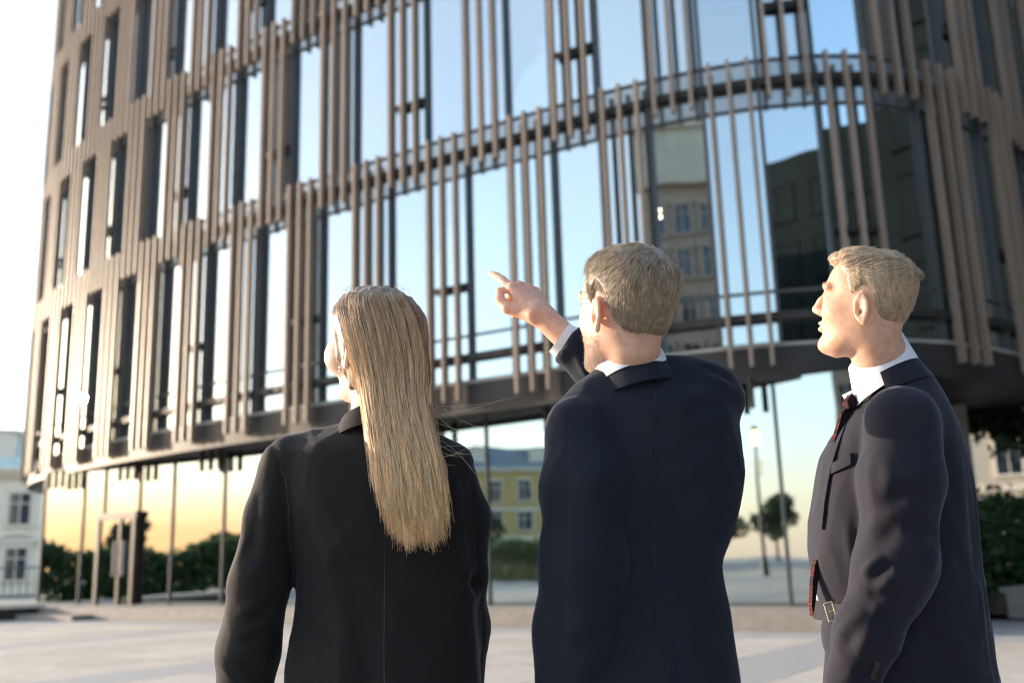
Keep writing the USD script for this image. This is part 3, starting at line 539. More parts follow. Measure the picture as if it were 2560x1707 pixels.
def curves(name, lines, width, mat, parent, **t):
    """hair strands: lines (n, m, 3)"""
    lines = np.asarray(lines, np.float32); n, m = lines.shape[:2]; c = UsdGeom.BasisCurves.Define(stage, path(name, parent))
    c.CreateTypeAttr('linear'); c.CreateWrapAttr('nonperiodic'); c.CreateCurveVertexCountsAttr(Vt.IntArray.FromNumpy(np.full(n, m, np.int32))); c.CreatePointsAttr(Vt.Vec3fArray.FromNumpy(lines.reshape(-1, 3)))
    w = np.tile(width * np.r_[np.linspace(.8, 1, m - m // 3), np.linspace(1, .35, m // 3)], n); c.CreateWidthsAttr(Vt.FloatArray.FromNumpy(w.astype(np.float32))); c.SetWidthsInterpolation('vertex')
    UsdShade.MaterialBindingAPI.Apply(c.GetPrim()).Bind(mat); return tag(c, **t)
def person(label, foot): return thing('person', label, 'person', foot)
def at0(p, foot): return p      # figures are built in place: their Xform stays at the origin
def folds(v, f, amp, scale, seed, stretch=(1, 1, 1)):
    n = normals(v, f); d = meshkit.fbm(v * np.asarray(stretch) * scale + 50, 3, seed) - .5; return v + n * (d * amp)[:, None]
def creases(v, f, lines):
    """soft pulled folds: each line (a, b, width, depth) pushes the cloth in along a to b and out beside it"""
    n = normals(v, f)
    for a, b, w, dep in lines:
        a, b = np.asarray(a), np.asarray(b); d = b - a; t = np.clip(((v - a) @ d) / (d @ d), 0, 1); q = v - a - t[:, None] * d; r = np.linalg.norm(q, axis=1) / w; dep = dep * 1.25
        v = v + n * (dep * (-np.exp(-r * r) + .7 * np.exp(-(r - 1.9) ** 2)) * np.sin(np.pi * np.clip(t, .03, .97)) ** .7)[:, None]
    return v
def wool(name, f, lo, hi, h, mat, parent, amp=.006, scale=7, seed=1, stretch=(1, 1, .45), cr=(), **t):
    v, fa = sculpt(f, lo, hi, h); v = relax(v, fa, 2); v = folds(v, fa, amp, scale, seed, stretch); v = creases(v, fa, cr) if len(cr) else v
    return obj(name, (v, fa), mat, parent, smooth=True, **t)
def put(name, v, f, n, mat, parent):
    """part of a smooth mesh, with the normals of the whole"""
    k, g = np.unique(f, return_inverse=True); m = usdkit.mesh(stage, path(name, parent), (v[k], g.reshape(-1, 3)), mat); m.CreateNormalsAttr(Vt.Vec3fArray.FromNumpy(n[k].astype(np.float32))); m.SetNormalsInterpolation('vertex'); return m.GetPrim()
def suit(name, torso, sleeves, lo, hi, h, mat, parent, amp=.006, scale=7, seed=1, cr=(), k=.016, cuts=()):
    """a jacket sculpted in one piece with its sleeves and then parted along the armholes; cuts: (point, direction) where a sleeve ends"""
    parts = [torso, *sleeves]
    def f(P):
        out = torso(P)
        for g, c in zip(sleeves, cuts):
            e = g(P)
            if c is not None: e = smax(e, (P - c[0]) @ c[1], .004)
            out = sm(out, e, k)
        return out
    v, fa = sculpt(f, lo, hi, h); v = relax(v, fa, 2); lab = np.argmin(np.stack([g(v) - (.0 if i else .004) for i, g in enumerate(parts)]), 0)
    A = np.array([[.92, 0, .38], [0, 1, 0], [-.38, 0, .92]]); B = A.T; nn_ = normals(v, fa); rg = lambda M, sc, sd: (1 - np.abs(2 * meshkit.noise((v @ M) * np.array([1.5, 1.2, .5]) * sc + 20, sd) - 1)) ** 4
    v = v + nn_ * (.0026 * (rg(A, 8, seed + 3) + rg(B, 9, seed + 4) - .4))[:, None]
    v = folds(v, fa, amp, scale, seed, (1.1, 1, .45)); v = folds(v, fa, amp * .35, scale * 3.1, seed + 7, (1.3, 1, .5)); 
    e = np.vstack([fa[:, [0, 1]], fa[:, [1, 2]], fa[:, [2, 0]]]); e = e[lab[e[:, 0]] != lab[e[:, 1]]]; w = np.zeros(len(v)); w[e.ravel()] = 1     # the armhole seams sink in a little
    E2 = np.vstack([fa[:, [0, 1]], fa[:, [1, 2]], fa[:, [2, 0]]])
    for _ in range(2):
        a = np.zeros(len(v)); c = np.zeros(len(v)); np.add.at(a, E2[:, 0], w[E2[:, 1]]); np.add.at(c, E2[:, 0], 1); w = np.maximum(w * .6, .5 * w + .5 * a / np.maximum(c, 1))
    v = v - normals(v, fa) * (w * .0028)[:, None]
    v = creases(v, fa, cr) if len(cr) else v; n = normals(v, fa); fl = lab[fa]; fl = np.where((fl[:, 0] == fl[:, 1]) | (fl[:, 0] == fl[:, 2]), fl[:, 0], fl[:, 1])
    LAST['v'], LAST['n'] = v, n
    root = put(name, v, fa[fl == 0], n, mat, parent)
    for i in range(len(sleeves)): put('sleeve', v, fa[fl == i + 1], n, mat, root)
    return root
LAST = {}
def seam(f, pts_, parent, mat, r=.0011, off=.0, n=40):
    from scipy.spatial import cKDTree
    e = np.array(pts_, float); s = np.r_[0, np.cumsum(np.hypot(*np.diff(e, axis=0).T))]; t = np.linspace(0, s[-1], n); P = onto(f, np.array([px(np.interp(q, s, e[:, 0]), np.interp(q, s, e[:, 1]), 2.0) for q in t]), off); P = P[~np.isnan(P[:, 0])]; k = cKDTree(LAST['v']).query(P, 4)[1]; P = P + (((LAST['v'][k] - P[:, None]) * LAST['n'][k]).sum(-1)).mean(1)[:, None] * LAST['n'][k[:, 0]]
    return obj('seam', cat(*[cyl(a, b, r, n=6) for a, b in zip(P[:-1], P[1:])]), mat, parent)
def rows_at(rows, Yc):
    out = []
    for y, xl, xr, yn, yf in rows:
        Yr = Yc + yn * .5; a, b = px(xl, y, Yr), px(xr, y, Yr); out.append(((a[2] + b[2]) / 2, a[0], b[0], Yc + yn, Yc + yf))
    return out
def bounds(*P, pad=.1): P = np.vstack([np.atleast_2d(p) for p in P]); return P.min(0) - pad, P.max(0) + pad
def ring(c, axis, front, r0, r1, z0, z1, th, arc=(0, 2 * np.pi), n=60, ry=1.0, dip=0.0, m=10):
    """a collar band round an axis: radius r0 at height z0 to r1 at z1; front is the direction of angle 0; dip lowers the front"""
    c, axis = np.asarray(c), np.asarray(axis, float); axis /= np.linalg.norm(axis); fr = np.asarray(front, float); fr = fr - axis * (fr @ axis); fr /= np.linalg.norm(fr); sd = np.cross(axis, fr)
    a = np.linspace(*arc, n); P = []
    for s, off in ((np.linspace(0, 1, m), 0), (np.linspace(1, 0, m), th)):
        for t in s:
            r = r0 + (r1 - r0) * t - off; z = z0 + (z1 - z0) * t - dip * np.cos(a) * .5
            P.append(c + np.outer(np.cos(a) * r * ry, fr) + np.outer(np.sin(a) * r, sd) + np.outer(z, axis))
    P = np.array(P); k = len(P); v = P.reshape(-1, 3); q = []
    for i in range(k):
        for j in range(n - 1): q.append((i * n + j, i * n + j + 1, ((i + 1) % k) * n + j + 1, ((i + 1) % k) * n + j))
    q = np.array(q); mm = trimesh.Trimesh(v, np.vstack([q[:, [0, 1, 2]], q[:, [0, 2, 3]]]), process=False); mm.fix_normals(); return mm
def slab(poly, Y0, Y1):
    """a closed solid: the outline poly (picture sizes) standing between the depths Y0 and Y1"""
    A = np.array([px(x, y, (Y0 + Y1) / 2) for x, y in poly]); P = Polygon(A[:, [0, 2]]).buffer(0); m = trimesh.creation.extrude_polygon(P, Y1 - Y0, engine='earcut')
    v = m.vertices.copy(); m.vertices = np.c_[v[:, 0], Y1 - v[:, 2], v[:, 1]]; m.fix_normals(); return m
def patch(f, edge1, edge2, off, th=.004, n=24, m=5):
    """a strip of cloth lying on the surface f between two lines (picture sizes)"""
    def res(e): e = np.array(e, float); s = np.r_[0, np.cumsum(np.hypot(*np.diff(e, axis=0).T))]; t = np.linspace(0, s[-1], n); return np.c_[np.interp(t, s, e[:, 0]), np.interp(t, s, e[:, 1])]
    a, b = res(edge1), res(edge2); g = np.array([a + (b - a) * t for t in np.linspace(0, 1, m)]).reshape(-1, 2)
    P = onto(f, np.array([px(x, y, 2.0) for x, y in g]), off); Q = onto(f, np.array([px(x, y, 2.0) for x, y in g]), off - th - .004)
    i, j = np.meshgrid(np.arange(m - 1), np.arange(n - 1), indexing='ij'); o = (i * n + j).ravel(); q = np.c_[o, o + 1, o + n + 1, o + n]; N = m * n
    per = [k for k in range(n - 1)] + [n - 1 + n * k for k in range(m - 1)] + [N - 1 - k for k in range(n - 1)] + [N - n - n * k for k in range(m - 1)]; per = np.array(per); nx = np.roll(per, -1)
    q = np.vstack([q, q[:, ::-1] + N, np.c_[nx, per, per + N, nx + N]]); mm = trimesh.Trimesh(np.vstack([P, Q]), np.vstack([q[:, [0, 1, 2]], q[:, [0, 2, 3]]]), process=False); mm.fix_normals(); return mm
def hand(w, x, z, k, curls, right=True, thumb=None):
    """distance field of a hand: wrist w, fingers along x, back of the hand towards z; curls: three bends for each of the four fingers, in degrees"""
    x = np.asarray(x, float) / np.linalg.norm(x); z = np.asarray(z, float); z = z - x * (x @ z); z /= np.linalg.norm(z); y = np.cross(z, x) * (1 if right else -1); M = np.array([x, y, z]) * k
    T = lambda q: np.asarray(w) + np.atleast_2d(q) @ M; fs = []
    mcp = [(.092, .029, .001), (.096, .009, .003), (.090, -.011, .001), (.081, -.029, -.003)]; ln = [(.044, .027, .021), (.048, .031, .022), (.044, .029, .022), (.035, .022, .019)]; rr = [.0100, .0102, .0096, .0083]
    palm = [chain(T([(0, s * .018, 0), m]), [.0185 * k, .0138 * k]) for s, m in zip((.9, .35, -.35, -.9), mcp)] + [chain(T([(.01, .01, -.004), (.06, .0, -.008)]), [.02 * k, .018 * k])]
    fs.append(union(palm, .013 * k))
    for m, l, r, c, sp in zip(mcp, ln, rr, curls, (4, 0, -4, -9)):
        p = [np.array(m)]; a = 0; d0 = math.radians(sp)
        for q, b in zip(l, c): a += math.radians(b); p.append(p[-1] + q * np.array([math.cos(a) * math.cos(d0), math.sin(d0) * math.cos(a), -math.sin(a)]))
        fs.append((chain(T(p), [r * 1.18 * k, r * 1.03 * k, r * .95 * k, r * .78 * k], .002), .0035 * k))
    fs += [(ell(T(np.array(m) + [.002, 0, .006])[0], (.0105 * k,) * 3), .006 * k) for m in mcp]
    t = thumb or [(.020, .024, -.010), (.050, .050, -.020), (.078, .064, -.026), (.103, .068, -.028)]
    fs.append((chain(T(t), [.0165 * k, .0132 * k, .0118 * k, .0088 * k], .004), .012 * k)); return union(fs, .005 * k)
def legs(p, hip, ground, mat, sep=.085, yaw=0.0, shoem=None, r0=.088):
    c, s = math.cos(yaw), math.sin(yaw)
    for sd in (-1, 1):
        o = np.array([sd * sep * c, sd * sep * s, 0]); h = np.array(hip); g = np.array([h[0], h[1], 0])
        fr = np.array([-s, c, 0]) if yaw else np.array([0, 1.0, 0]); fr = fr / np.linalg.norm(fr)
        f = union([chain([h + o * .8, g + o + [0, 0, .42], g + o * 1.1 + [0, 0, .06]], [r0, .068, .058], .03), ell(h + [0, 0, .02], (.15, .115, .12))], .03)
        f2 = lambda P, f=f: smax(f(P), .045 - P[:, 2], .004)
        lo, hi = bounds(h + o, g + o, pad=.17); v, fa = sculpt(f2, lo, hi, .014); obj('trouser_leg', (relax(v, fa, 1), fa), mat, p, smooth=True)
        a = g + o * 1.1; sh = union([chain([a + [0, 0, .055] - fr * .05, a + [0, 0, .045] + fr * .08, a + fr * .17 + [0, 0, .032]], [.042, .042, .03], .02)], .02)
        f3 = lambda P, f=sh: smax(f(P), -P[:, 2] + .001, .004); lo, hi = bounds(a, a + fr * .2, pad=.09); v, fa = sculpt(f3, lo, hi, .008); obj('shoe', (relax(v, fa, 1), fa), LEATHER, p, smooth=True)
def male_hairline(q, recede=0.0):
    zh = np.interp(q[:, 1], [-.12, -.085, -.06, -.046, -.031, -.021, .000, .014, .020, .030, .038, .058, .074, .09, .12], [-.072, -.068, -.060, -.046, -.022, .016, .034, .016, .002, .004, .038, .064 + recede * .3, .088 + recede * .5, .104 + recede, .12])
    return q[:, 2] - zh
def head_hair(H, mats, parent, thick, seed, n, flow, length, lift, recede=0.0, extra=None, width=.00065, name='hair', h=.0035, body=None):
    """a shell of hair over the scalp, and strands that follow flow(q) over it; the hairline itself is strands alone"""
    def S(q): return sstep(male_hairline(q, recede) + .006 * (meshkit.noise(q * 90, 3) - .5), .008, .038) * sstep(.060 - q[:, 1] + 1.6 * np.maximum(q[:, 2] - .075, 0), .0, .022)
    def f(P):
        q = H.loc(P); t = thick(q) * (1 - .6 * sstep(q[:, 1], .015, .045) * sstep(.095 - q[:, 2], 0, .02)); s = S(q); d = H.skull(q) * H.k - (t * s * (.92 + .16 * meshkit.noise(q * np.array([60, 50, 50]), seed)) - .0022)
        if extra is not None: d = sm(d, extra(q) * H.k, .010)
        return d
    lo, hi = H.bbox(.03); v, fa = sculpt(f, lo, hi, h); v = relax(v, fa, 1); hm = obj(name, (v, fa), mats[2], parent, smooth=True)
    r = np.random.default_rng(seed); nn = normals(v, fa); q = H.loc(v); hl = male_hairline(q, recede); ok = (hl > -.006 + .012 * r.random(len(q))) | ((extra(q) < .004) if extra is not None else False)
    ar = np.zeros(len(v)); T3 = np.linalg.norm(np.cross(v[fa[:, 1]] - v[fa[:, 0]], v[fa[:, 2]] - v[fa[:, 0]]), axis=1)
    for k in range(3): np.add.at(ar, fa[:, k], T3)
    pr_ = np.where(ok, ar, 0); i = r.choice(len(v), n, p=pr_ / pr_.sum()); q = q[i] + r.normal(0, .0011, (n, 3)); nl = nn[i] @ H.R; m = 7; d = flow(q, r); d = d - nl * (d * nl).sum(1, keepdims=True); d /= np.maximum(np.linalg.norm(d, axis=1, keepdims=True), 1e-6)
    edge = sstep(male_hairline(q, recede), -.004, .03) * .75 + .25
    ln = length(q) * edge * r.uniform(.6, 1.25, n); lf = lift(q) * r.uniform(.3, 1.5, n); wob = r.normal(size=(n, 3)) * .085; P = []
    q = q + nl * (.0024 * (1 - sstep(male_hairline(q, recede), .0, .02)))[:, None]
    for t in np.linspace(0, 1, m): P.append(q - nl * .0015 + (d + wob * t) * (ln * t)[:, None] + nl * (lf * ln * t * (1.25 - .7 * t))[:, None] - nl * ((ln * t) ** 2 / .17)[:, None])
    P = np.stack(P, 1); P = H.w(P.reshape(-1, 3)).reshape(n, m, 3); g = r.choice(3, n, p=(.45, .33, .22))
    for k in range(3): curves('strands', P[g == k], width, mats[k], hm, kind='stuff')
    return hm
def brows(H, parent, mat, seed, lash=None):
    """eyebrows and lashes"""
    r = np.random.default_rng(seed); B, E = [], []
    for s in (-1, 1):
        for _ in range(150):
            t = r.uniform(0, 1); x = s * (.013 + .034 * t); y = .1015 - .024 * t ** 1.7; z = .044 + .006 * math.sin(t * 2.4) + r.normal(0, .0022); d = np.array([s * (.5 + t), .25, .5 - .7 * t]) * .007; p = np.array([x, y, z]); B.append(H.w(np.array([p - d * .2, p + d * .5 + [0, .0012, 0], p + d])))
        for _ in range(26):
            t = r.uniform(0, 1); p = np.array([s * (.021 + .020 * t), .0915 - .008 * t, .0245]); E.append(H.w(np.array([p, p + [s * .002, .005, .001], p + [s * .004 * t, .0085, .005]])))
    curves('eyebrow', B, .0006, mat, parent, kind='stuff'); curves('eyelash', E, .0006, lash or mat, parent, kind='stuff')
# ------------------------------------------------------------------ the woman
W = person('woman with long straight blonde hair over a black blazer, seen from behind, looking left', (0, 0, 0))
HW_ = Head((-.279, 1.956, 1.418), rot(-49, 10, -6), .93, male=False, jaw=.93, nose=.85)
Yw = 1.98
twr = loft(rows_at([(962, 812, 905, -.045, .05), (985, 765, 945, -.066, .06), (1008, 700, 1005, -.085, .07), (1035, 650, 1050, -.098, .08), (1080, 642, 1066, -.108, .09), (1150, 650, 1076, -.114, .095), (1250, 664, 1082, -.110, .10), (1330, 670, 1084, -.102, .10), (1420, 664, 1092, -.106, .105), (1500, 652, 1098, -.116, .11), (1568, 642, 1104, -.124, .115), (1660, 632, 1110, -.13, .12), (1720, 628, 1112, -.13, .12)], Yw), 2.3, .012)
la = [px(657, 1068, Yw - .01), px(628, 1190, Yw - .01), px(597, 1335, Yw - .02), px(571, 1490, Yw + .0), px(556, 1640, Yw + .03)]; lr = [.051, .054, .056, .057, .052]
ra = [px(1036, 1084, Yw - .0), px(1062, 1190, Yw + .02), px(1055, 1330, Yw + .03), px(1062, 1440, Yw + .06), px(1052, 1640, Yw + .10)]; rr_ = [.048, .053, .050, .053, .048]
lh = hand(la[-1] + [0, 0, -.02], (-.05, .15, -1), (-.9, -.4, 0), .86, [(15, 20, 15)] * 4, right=False); rh = hand(ra[-1] + [0, 0, -.02], (.05, .2, -1), (.9, -.3, 0), .86, [(15, 20, 15)] * 4)
nk = HW_.w((0, -.018, -.06)); nb = np.array([px(862, 985, Yw)[0], Yw - .005, px(862, 985, Yw)[2]])
core = lambda f, g=.016: (lambda P: f(P) + g)
fw = union([within(HW_.f, *HW_.bbox()), (chain([nk, nb, nb - [0, 0, .05]], [.052, .050, .06]), .022), (core(twr, .02), .03), (chain(la, [.036, .036, .034, .028, .024]), .02), (chain(ra, [.036, .036, .034, .028, .024]), .02), (within(lh, la[-1] - .25, la[-1] + .15), .01), (within(rh, ra[-1] - .25, ra[-1] + .15), .01)])
lo, hi = bounds(HW_.w((0, 0, .15)), la[-1] - [.1, 0, .2], ra[-1] + [.1, 0, -.2], pad=.1); v, fa = sculpt(fw, lo, hi, .0045); obj('body', (relax(v, fa, 1), fa), SKINW, W, smooth=True)
ga, gb = chain(la, lr, .02), chain(ra, rr_, .02); ends = [(p[-1], (p[-1] - p[-2]) / np.linalg.norm(p[-1] - p[-2])) for p in (la, ra)]
blz = suit('blazer', union([twr, (chain([nb + [-.03, 0, -.02], px(668, 1045, Yw - .01)], [.04, .040]), .03), (chain([nb + [.03, 0, -.02], px(1028, 1062, Yw)], [.04, .040]), .03)], .02), [ga, gb], px(440, 940, Yw) - [0, .2, .82], px(1260, 920, Yw) + [0, .25, .02], .006, BLACKW, W, .008, 6, 3, k=.014, cuts=ends,
           cr=[(px(690, 1250, 1.87), px(760, 1420, 1.87), .02, .003), (px(700, 1420, 1.87), px(730, 1700, 1.86), .03, .005), (px(1060, 1300, 1.88), px(960, 1400, 1.87), .02, .003), (px(830, 1420, 1.86), px(850, 1700, 1.85), .025, .003), (px(880, 1180, 1.86), px(880, 1720, 1.85), .005, .0012),
               (px(560, 1440, 1.9), px(640, 1380, 1.92), .012, .006), (px(545, 1480, 1.9), px(640, 1450, 1.92), .012, .006), (px(540, 1530, 1.92), px(620, 1520, 1.92), .014, .005), (px(590, 1120, 1.92), px(580, 1350, 1.92), .014, .004), (px(1110, 1325, 1.96), px(1030, 1360, 1.95), .014, .007)])
ax = np.array([-.10, .10, 1.0]); fr = np.array([-.75, .66, 0])
obj('collar', ring(nb + [-.004, -.004, -.012], ax, fr, .083, .060, -.004, .040, .008, (.5, 2 * np.pi - .5), dip=.025), BLACKW, blz, smooth=40)
legs(W, (px(870, 1700, Yw)[0], Yw, .74), 0, BLACKW, .075, shoem=LEATHER, r0=.082)
er = HW_.w((-.0815, .004, -.036)); obj('earring', cat(trimesh.creation.icosphere(1, .0032).apply_translation(er + [-.004, -.004, 0]), trimesh.creation.icosphere(1, .0026).apply_translation(er + [-.006, -.003, -.007])), L('silver', {'p': ('principled_bsdf', {'base_color': (.9, .88, .85), 'metallic': 1.0, 'roughness': .12})}), W)
# hair: a mass that follows the head and falls down the back, and strands laid along it
HR = [(y, a, b + (9 if 690 < y < 900 else 0)) for y, a, b in [(648, 845, 890), (655, 818, 912), (668, 788, 930), (688, 770, 945), (715, 766, 957), (760, 778, 970), (800, 790, 977), (850, 804, 983), (900, 817, 988), (950, 826, 998), (1000, 833, 1010), (1050, 842, 1026), (1100, 850, 1036), (1150, 860, 1040), (1200, 872, 1032), (1240, 892, 1012), (1262, 912, 1000), (1320, 938, 985)]]
hrow = []
for y, xl, xr in HR[4:-4]:
    yn = np.interp(y, [715, 800, 900, 1000, 1100, 1240], [1.872, 1.860, 1.858, 1.848, 1.842, 1.846]); th = np.interp(y, [715, 900, 1000, 1150, 1240], [.12, .11, .07, .022, .012]); a, b = px(xl + 5, y, yn + .03), px(xr - 5, y, yn + .03); hrow.append(((a[2] + b[2]) / 2, a[0], b[0], yn, yn + th))
hang = loft(hrow, 2.2, .02)
def wcap(P):
    q = HW_.loc(P); s = sstep(q[:, 2] - np.interp(q[:, 1], [-.12, -.02, .010, .028, .048, .068, .09], [-.14, -.12, -.09, -.03, .025, .068, .105]), -.004, .018); return HW_.skull(q) * HW_.k - (.016 * s - .003)
fhair = union([wcap, (hang, .03)])
lo, hi = bounds(px(760, 640, 1.9), px(1050, 1260, 1.84), pad=.06); lo[1], hi[1] = 1.80, 2.12
v, fa = sculpt(fhair, lo, hi, .0045); v = relax(v, fa, 1); nn = normals(v, fa); v = v + nn * ((meshkit.noise(np.c_[v[:, 0] * 130, v[:, 1] * 60, v[:, 2] * 5], 4) - .6) * .009)[:, None]
hm = obj('hair', (v, fa), HAIRW[2], W, smooth=True)
gv = np.linspace(650, 1318, 34); gu = np.linspace(0, 1, 26); hr = np.array(HR, float)
G = np.array([[px(np.interp(y, hr[:, 0], hr[:, 1]) + 1 + (np.interp(y, hr[:, 0], hr[:, 2]) - 2 - np.interp(y, hr[:, 0], hr[:, 1])) * u, y, 1.9) for u in gu] for y in gv]); GS = onto(fhair, G.reshape(-1, 3), .0).reshape(34, 26, 3)
for j in range(26):
    ok = ~np.isnan(GS[:, j, 0]); k = np.argmax(ok); GS[:k, j] = GS[k, j] + [0, .030, .009 * (1 - abs(j - 12.5) / 13)]
    for i in range(k, 34):
        if np.isnan(GS[i, j, 0]): GS[i, j] = 2 * GS[i - 1, j] - GS[i - 2, j] if i - 2 >= k else GS[i - 1, j] + [0, 0, -.018]
from scipy.ndimage import map_coordinates, gaussian_filter
RAW = GS.copy(); GS = np.stack([gaussian_filter(GS[..., k], (1.0, .45), mode='nearest') for k in range(3)], -1)
for j in range(26): k = np.argmax(np.abs(np.diff(RAW[:, j, 2])) > 1e-5); GS[:k + 3, j] = RAW[:k + 3, j]
r = np.random.default_rng(11); n = 7500; m = 20; u = r.beta(.9, .9, n); lock = r.integers(70, size=n); lu = r.uniform(0, 1, 70); u = u * .55 + np.clip(lu[lock] + r.normal(0, .02, n), 0, 1) * .45; end = np.clip(.75 + .145 * r.random(70)[lock] + r.normal(0, .02, n), .5, 1.0) - np.abs(u - .55) ** 2 * .34; st = r.uniform(0, .02, n) + (r.random(n) < .15) * r.uniform(0, .3, n); P = []
lw = r.normal(0, .045, 70); ph = r.uniform(0, 6.28, 70)
for t in np.linspace(0, 1, m):
    vv = st + (end - st) * t; u_ = u + (lu[lock] * .9 + .05 - u) * .62 * t ** 3; uu = np.clip(u_ + lw[lock] * t + .020 * np.sin(vv * 8 + ph[lock]) * t + r.normal(0, .0022, n) + (.5 - u) * .0 * t, 0, 1)
    p = np.stack([map_coordinates(GS[..., k], [vv * 33, uu * 25], order=1) for k in range(3)], -1); P.append(p)
P = np.stack(P, 1); dep = r.gamma(1.5, .0016, n) + .0008 - r.random(n) * .003; dep = np.clip(dep, -.001, .009); back = np.array([0, -1.0, .05]); dep = dep + r.uniform(0, .008, 70)[lock]; P[:, :, :] += (dep[:, None] * np.linspace(.6, 1, m))[..., None] * back
P[:, :, 0] += (np.linspace(0, 1, m) ** 3)[None] * r.normal(0, .006, (n, 1)); g = np.where(r.random(n) < .6, np.array([0, 1, 0, 2, 1, 0, 1])[lock % 7], r.choice(3, n, p=(.45, .4, .15)))
for k in range(3): curves('strands', P[g == k], .00085, HAIRW[k], hm, kind='stuff')
# loose strands blown out at the right and over the crown
fl = []
for _ in range(14):
    a = px(r.uniform(985, 1025), r.uniform(930, 1090), 1.86); L1 = r.uniform(.05, .15); d = np.array([r.uniform(.5, 1.1), r.uniform(-.2, .3), r.uniform(-1.0, .2)]); d /= np.linalg.norm(d); c = np.array([r.uniform(-.3, .6), 0, r.uniform(-.7, .6)]); fl.append([a + d * L1 * t + c * L1 * t * t * .7 for t in np.linspace(0, 1, 12)])
for _ in range(120):
    a = px(r.uniform(785, 935), 664 + r.uniform(-6, 10), 1.93) ; L1 = r.uniform(.015, .045); d = np.array([r.uniform(-.8, .8), r.uniform(-.3, .3), r.uniform(.25, .8)]); c = np.array([r.uniform(-.5, .5), 0, -r.uniform(.3, 1.1)]); fl.append([a + d * L1 * t + c * L1 * t * t for t in np.linspace(0, 1, 12)])
for _ in range(0):
    a = px(r.uniform(846, 880), r.uniform(1060, 1200), 1.845); L1 = r.uniform(.05, .13); d = np.array([r.uniform(-.7, .1), -.02, r.uniform(-1.0, -.5)]); d /= np.linalg.norm(d); c = np.array([r.uniform(-.3, .4), 0, r.uniform(-.2, .3)]); fl.append([a + d * L1 * t + c * L1 * t * t for t in np.linspace(0, 1, 12)])
curves('loose_strands', fl, .00032, HAIRW[1], hm, kind='stuff')
seam(twr, [(884, 1260), (882, 1480), (886, 1720)], blz, BUTTON); seam(twr, [(650, 1062), (662, 1120), (668, 1210)], blz, BUTTON)
brows(HW_, W, HAIRW[2], 77, LEATHER)
# ------------------------------------------------------------------ the man who points
M = person('man in a navy suit seen from behind, pointing up at the building', (0, 0, 0))
H1 = Head((.2275, 1.90, 1.461), rot(-37, 9, -1), .985)
Y1 = 1.95
t1 = loft(rows_at([(845, 1392, 1520, -.05, .06), (865, 1350, 1600, -.072, .075), (890, 1310, 1668, -.092, .085), (925, 1292, 1706, -.108, .095), (1000, 1286, 1714, -.122, .11), (1080, 1288, 1722, -.126, .12), (1160, 1296, 1713, -.124, .12), (1240, 1306, 1689, -.118, .12), (1310, 1312, 1671, -.112, .12), (1360, 1312, 1680, -.113, .12), (1420, 1308, 1692, -.116, .12), (1500, 1300, 1700, -.124, .125), (1568, 1292, 1707, -.13, .13), (1680, 1284, 1716, -.134, .13), (1740, 1282, 1718, -.134, .13)], Y1), 2.35, .012)
la = [px(1336, 988, Y1 - .06), px(1345, 1120, Y1 - .085), px(1343, 1290, Y1 - .08), px(1330, 1450, Y1 - .06), px(1312, 1660, Y1 - .03)]; lr = [.068, .078, .080, .078, .066]
wr = px(1240, 722, 2.20); el = px(1462, 892, 2.19); cf = px(1302, 787, 2.185)
ra = [px(1612, 908, Y1 + .02), px(1545, 897, 2.06), el, px(1380, 842, 2.195), cf]; rr_ = [.062, .064, .062, .055, .047]
dc = (cf - ra[-2]) / np.linalg.norm(cf - ra[-2])
fx, fz = np.array([-.40, .50, .77]), np.array([.42, -.80, .45])
hp_ = hand(wr, fx, fz, 1.02, [(6, 10, 8), (62, 80, 35), (72, 85, 40), (78, 80, 40)], thumb=[(.022, .024, -.012), (.052, .052, -.022), (.080, .058, -.020), (.106, .050, -.014)])
lh = hand(la[-1] + [0, 0, -.01], (0, .15, -1), (-.8, -.6, 0), .95, [(15, 22, 15)] * 4, right=False)
nk = H1.w((0, -.022, -.055)); nb = px(1452, 862, Y1 - .005)
f1 = union([within(H1.f, *H1.bbox()), (chain([nk, nb, nb - [0, 0, .05]], [.054, .054, .06]), .016), (core(t1, .022), .03), (chain(la, [.05, .05, .045, .034, .026]), .02), (chain([ra[0], ra[1], el, px(1330, 802, 2.195), wr + .006 * fx], [.05, .05, .042, .032, .0275]), .02), (within(hp_, wr - .28, wr + .28), .012), (within(lh, la[-1] - .28, la[-1] + .15), .012)])
lo, hi = bounds(H1.w((0, 0, .15)), wr + .16 * fx / np.linalg.norm(fx), la[-1] - [.1, 0, .2], ra[0] + [.12, 0, 0], pad=.07); v, fa = sculpt(f1, lo, hi, .0036); obj('body', (relax(v, fa, 1), fa), SKIN1, M, smooth=True)
ends = [(la[-1], (la[-1] - la[-2]) / np.linalg.norm(la[-1] - la[-2])), (cf, dc)]
